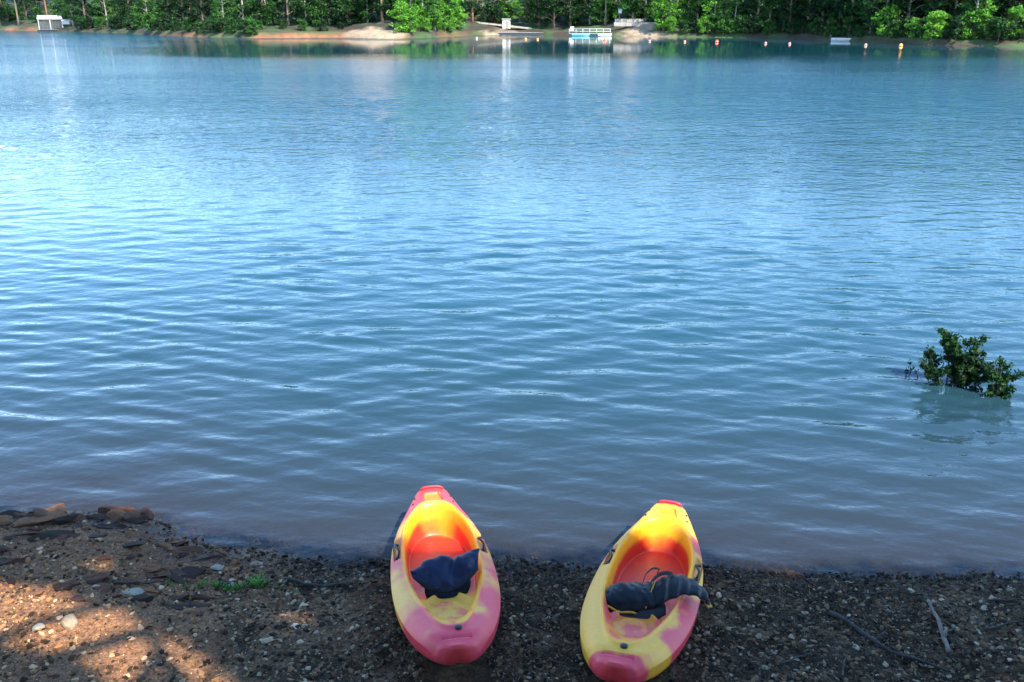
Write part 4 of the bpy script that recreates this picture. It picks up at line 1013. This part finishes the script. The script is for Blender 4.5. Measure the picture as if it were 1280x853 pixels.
def covered_dock(px, d):
    p = far_point(px, d); p.z = 0
    t = empty('covered_dock', p, 'white roofed covered boat dock standing at the dark wooded shore', 'dock', None, face_cam(p))
    n = 9
    xs = np.linspace(-3.1, 2.6, n)
    for i in range(n - 1):                                   # standing seam roof sheets
        xm = (xs[i] + xs[i + 1]) / 2; w = xs[i + 1] - xs[i] - 0.03
        obj('roof_sheet', MB().box((xm, -1.3, 3.55), (w, 2.9, 0.07), 0, 0.20).mesh('roof_sheet', M['white_paint'], False), t)
        obj('roof_sheet', MB().box((xm, 1.45, 3.55), (w, 2.9, 0.07), 0, -0.20).mesh('roof_sheet', M['white_paint'], False), t)
    obj('fascia', MB().box((-0.25, -2.72, 3.12), (5.9, 0.06, 0.34)).mesh('fascia', M['white_paint'], False), t)
    for x in (-3.0, -0.3, 2.5):
        for y in (-2.5, 2.5): obj('post', MB().tube([(x, y, -1.2), (x, y, 3.15)], 0.07, 8).mesh('post', M['white_paint']), t)
    for k in range(16): obj('board', MB().box((-0.25, -2.9 + 0.39 * k * 1.0, 0.42), (6.2, 0.36, 0.06)).mesh('board', M['grey_wood'], False), t)
    obj('float', MB().box((-0.25, 0, 0.18), (6.0, 5.6, 0.36)).mesh('float', M['dark_hull'], False), t)
    for k in range(8): obj('wall_panel', MB().box((-2.7 + 0.72 * k, -0.6, 1.55), (0.69, 0.06, 2.1)).mesh('wall_panel', M['grey_wood'], False), t)
    obj('side_panel', MB().box((3.35, -2.1, 2.15), (1.9, 0.08, 0.9)).mesh('side_panel', M['white_paint'], False), t)
    obj('side_roof', MB().box((3.4, -1.2, 2.68), (2.0, 2.4, 0.08), 0, 0.12).mesh('side_roof', M['white_paint'], False), t)
    for y in (-2.1, 0.0): obj('post', MB().tube([(4.25, y, -1.2), (4.25, y, 2.6)], 0.06, 8).mesh('post', M['bark_red']), t)
covered_dock(66, 0.5)

def boat(name, px, d, L, B, Hh, hullm, label, cat='boat', extra=None, rz=0.0):
    p = far_point(px, d); p.z = -0.06
    t = empty(name, p, label, cat, None, face_cam(p) + rz)
    s = np.linspace(-1, 1, 25); w = B / 2 * np.clip(1 - np.clip(s, 0, 1) ** 2.4, 0.02, 1) * (1 - 0.12 * np.clip(-s, 0, 1))
    rings = []
    for i, si in enumerate(s):
        sh = Hh * (1 + 0.10 * max(si, 0) ** 2); kl = 0.0 + Hh * 0.45 * max(si, 0) ** 3
        rings.append([(si * L / 2, w[i], sh), (si * L / 2, w[i] * 0.92, (sh + kl) / 2), (si * L / 2, w[i] * 0.6, kl), (si * L / 2, -w[i] * 0.6, kl), (si * L / 2, -w[i] * 0.92, (sh + kl) / 2), (si * L / 2, -w[i], sh), (si * L / 2, -w[i] * 0.86, sh + 0.01), (si * L / 2, -w[i] * 0.8, sh * 0.45 + 0.3 * kl), (si * L / 2, w[i] * 0.8, sh * 0.45 + 0.3 * kl), (si * L / 2, w[i] * 0.86, sh + 0.01)])
    R_ = np.array(rings); n = 10
    obj('hull', mesh_np('hull', R_.reshape(-1, 3), [grid_faces(25, n, True), np.array([np.arange(n)[::-1], np.arange(n) + 24 * n])], False, None, M[hullm]), t)
    for x in (-0.25, 0.2): obj('bench', MB().box((x * L, 0, Hh * 0.8), (0.3, B * 0.82, 0.06)).mesh('bench', M['grey_wood'], False), t)
    if extra: extra(t, L, B, Hh)
    return t
def motor(t, L, B, Hh):
    obj('outboard_motor', MB().box((-L / 2 - 0.15, 0, Hh + 0.2), (0.3, 0.32, 0.5)).tube([(-L / 2 - 0.15, 0, Hh), (-L / 2 - 0.18, 0, -0.3)], 0.06, 6).mesh('outboard_motor', M['dark_hull'], False), t)
boat('jon_boat', 1058, -0.6, 4.8, 1.5, 0.55, 'white_paint', 'low white open boat moored below the dark trees', extra=motor)

def floating_dock(px, d, L, W, label, mat, rails=False, z=0.45, rz=0.0):
    p = far_point(px, d); p.z = 0
    t = empty('floating_dock', p, label, 'dock', None, face_cam(p) + rz); k = int(L / 0.5)
    for i in range(k): obj('board', MB().box((-L / 2 + (i + 0.5) * L / k, 0, z), (L / k - 0.03, W, 0.06)).mesh('board', M[mat], False), t)
    for y in (-W / 2 + 0.25, W / 2 - 0.25): obj('float', MB().box((0, y, z / 2 - 0.06), (L * 0.97, 0.4, z - 0.03)).mesh('float', M['dark_hull'], False), t)
    if rails:
        for i in range(7):
            x = -L / 2 + 0.1 + i * (L - 0.2) / 6; obj('rail_post', MB().tube([(x, -W / 2 + 0.05, z), (x, -W / 2 + 0.05, z + 0.9)], 0.05, 6).mesh('rail_post', M['white_paint']), t)
        for h in (0.45, 0.9): obj('rail', MB().tube([(-L / 2, -W / 2 + 0.05, z + h), (L / 2, -W / 2 + 0.05, z + h)], 0.05, 6).mesh('rail', M['white_paint']), t)
    return t
floating_dock(651, -2.0, 11.5, 2.2, 'long low wooden dock floating in front of the pale ramp', 'pale_conc')
floating_dock(737, -2.5, 8.5, 2.4, 'floating dock with white rails between the dark trees and the rocky bank', 'blue_paint', True)
boat('rowing_boat', 726, -5.5, 3.6, 1.3, 0.55, 'blue_paint', 'pale blue small boat tied to the white railed dock')
boat('rowing_boat', 757, -5.0, 3.0, 1.3, 0.6, 'white_paint', 'short white boat tied at the end of the white railed dock', rz=0.6)

# boat ramp, retaining ledge, shed and lamp on the far bank
def slab_thing(name, px, d, size, z, label, cat, mat, pieces, rx=0.0, rz=0.0):
    p = far_point(px, d); t = empty(name, (p.x, p.y, p.z + z), label, cat, None, face_cam(p) + rz)
    w = size[0] / pieces
    for i in range(pieces): obj('panel', MB().box((-size[0] / 2 + (i + 0.5) * w, 0, 0.01 * (i % 2)), (w - 0.06, size[1], size[2]), 0, rx).mesh('panel', M[mat], False), t)
    return t
ob = slab_thing('boat_ramp', 622, 5.5, (15, 2.0, 0.35), 0.35, 'long pale concrete ramp running down to the low dock', 'ramp', 'pale_conc', 8)
ob.rotation_euler[1] = 0.105
slab_thing('retaining_wall', 793, 3.5, (8.5, 0.4, 0.75), 0.3, 'pale low retaining wall on the rocky bank behind the dock', 'wall', 'pale_conc', 7)
slab_thing('retaining_wall', 786, 7.0, (6.0, 0.4, 0.6), 0.4, 'upper short pale wall among the tree trunks above the rocky bank', 'wall', 'pale_conc', 5)
p = far_point(633, 3.0)
t = empty('storage_shed', p, 'small white shed standing at the foot of the pale ramp', 'shed', None, face_cam(p))
obj('wall', MB().box((0, 0, 0.95), (1.7, 1.4, 1.9)).mesh('wall', M['white_paint'], False), t)
obj('roof', MB().box((0, 0, 1.98), (2.0, 1.7, 0.12), 0, 0.1).mesh('roof', M['grey_wood'], False), t)
obj('door', MB().box((0.2, -0.72, 0.8), (0.7, 0.04, 1.5)).mesh('door', M['grey_wood'], False), t)
for px, d, lb in ((774, 9.0, 'white box on a short pole among the trunks above the rocky bank'), (715, -1.6, 'white capped mooring post at the end of the railed dock')):
    p = far_point(px, d); 
    if d < 0: p.z = 0
    t = empty('post_box', p, lb, 'post', None, face_cam(p))
    h = 1.7 if d > 0 else 0.9
    obj('pole', MB().tube([(0, 0, -1.0), (0, 0, h)], 0.08, 8).mesh('pole', M['bark']), t)
    obj('box', MB().box((0, 0, h + 0.42), (0.75, 0.5, 0.85)).mesh('box', M['white_paint'], False), t)

# swim line floats
M['float_orange'] = simple_mat('orange float', (0.75, 0.12, 0.02), 0.4, 0.15, 3.0)
M['float_pink'] = simple_mat('faded pink float', (0.75, 0.22, 0.16), 0.5, 0.2, 3.0)
M['float_yellow'] = simple_mat('yellow orange float', (0.80, 0.33, 0.03), 0.4, 0.15, 3.0)
M['float_white'] = simple_mat('white float', (0.8, 0.78, 0.72), 0.4, 0.1, 3.0)
def buoy(px, py, r, mat, label, group=None):
    r *= 0.7
    dpy = (py - 426.5) / FPX; dirv = (math.cos(PITCH) - dpy * math.sin(PITCH), -math.sin(PITCH) - dpy * math.cos(PITCH))
    tt_ = CAM_H / -dirv[1]; Y = tt_ * dirv[0]; X = (px - 640) / FPX * tt_
    t = empty('buoy', (X, Y, 0.0), label, 'buoy', group)
    a = np.linspace(-np.pi / 2, np.pi / 2, 12)
    obj('body', MB().tube(np.stack([0 * a, 0 * a, r * 0.45 + r * np.sin(a)], -1), np.maximum(r * np.cos(a), 0.01), 14).mesh('body', M[mat]), t)
    obj('collar', MB().tube([(0, 0, r * 0.40), (0, 0, r * 0.52)], r * 1.05, 14).mesh('collar', M['float_white']), t)
    obj('eye', MB().tube([(0, 0, r * 1.4), (0, 0, r * 1.62)], r * 0.16, 8).mesh('eye', M['dark_hull']), t)
for px, py in ((672, 49.8), (657, 49.3)): buoy(px, py, 0.26, 'float_yellow', 'yellow orange float in front of the long low dock', 'yellow floats by the low dock')
buoy(596, 48.4, 0.26, 'float_white', 'single white float off the lime green shrubs')
buoy(713, 50.3, 0.34, 'float_white', 'larger white float in front of the white railed dock')
buoy(756, 51.3, 0.40, 'float_orange', 'large orange float off the end of the white railed dock')
buoy(896, 53.2, 0.38, 'float_orange', 'large orange float on the calm water off the mid green trees')
for px, py in ((812, 52), (856, 52.8), (957, 54.8), (987, 55.4)): buoy(px, py, 0.27, 'float_pink', 'small faded pink float on the calm water', 'small pink floats of the swim line')
buoy(1082, 57.3, 0.29, 'float_pink', 'pink float beyond the bow of the low white boat')
buoy(1126, 58.0, 0.36, 'float_yellow', 'big yellow orange float apart from the pink float')

# ------------------------------------------------------------------ trees of the near bank, behind the viewpoint, that shade the beach
M['leaf_shade'] = leaf_mat('oak leaves overhead', [(0, (0.02, 0.07, 0.012)), (1, (0.08, 0.2, 0.03))])
GAPS = [(-3.35, 5.28, 1.2, 0.36, -0.42), (-2.4, 4.78, 1.0, 0.33, -0.55), (-3.3, 6.0, 0.35, 0.10, -0.2), (-2.2, 5.45, 0.30, 0.08, -0.3), (-1.62, 5.30, 0.28, 0.16, -0.3), (1.6, 4.25, 0.55, 0.14, 0.1), (3.1, 4.35, 0.5, 0.16, 0.2)]
def shade_keep(off):
    def keep(P):
        Q = P + np.array(off); t = Q[:, 2] / SUN.z
        gx_, gy_ = Q[:, 0] - t * SUN.x, Q[:, 1] - t * SUN.y
        ok = np.ones(len(P), bool)
        for (cx, cy, a, b, th) in GAPS:
            dx_, dy_ = gx_ - cx, gy_ - cy
            u_, v_ = dx_ * math.cos(th) + dy_ * math.sin(th), -dx_ * math.sin(th) + dy_ * math.cos(th)
            ok &= (u_ / a) ** 2 + (v_ / b) ** 2 > 1.0
        edge = shore_y(np.clip(gx_, -30, 30)) + 0.10 + 0.30 * (fbm(gx_ * 0.5, gy_ * 0.2, 3, 7) - 0.5) * 2
        return ok & (Q[:, 1] < 5.5) & ((Q[:, 2] > 5.6) | (Q[:, 1] < -2.5)) & ((gy_ < edge) | (gx_ > 13))
    return keep
SH = [(2.6, -1.8, 12), (-3.6, -4.4, 12.5), (4.0, -4.6, 13), (8.6, -3.0, 14), (0.0, -6.5, 13), (13.0, -1.5, 14), (9.5, -8.5, 16)]
SLAB = ['oak on the near bank closest to the water, high crowned', 'oak on the near bank behind the clay shelf', 'tall oak on the near bank directly behind the kayaks', 'spreading oak on the near bank behind the driftwood stick', 'oak on the near bank behind the rock ledge', 'oak on the near bank behind the water bush', 'tallest oak set back on the near bank']
for i, (x, y, h) in enumerate(SH):
    z = float(ground_z(np.array(x), np.array(y)))
    tk, v, f, tint = tree_geom(seed=60 + i, H=h, base=6.8 if i == 0 else 4.0, trunk_top=0.66 if i == 0 else 0.85, R=5.2, prof=round_p, n_limb=30, n_clump=230, per=56, rc=1.25, leaf=0.17, tr=0.28, keep=shade_keep((x, y, z)))
    t = empty('oak_tree', (x, y, z), SLAB[i], 'tree', 'oaks of the near bank')
    obj('trunk', tk.mesh('trunk', M['bark']), t); obj('crown', mesh_np('crown', v, f, False, {'tint': tint}, M['leaf_shade']), t)
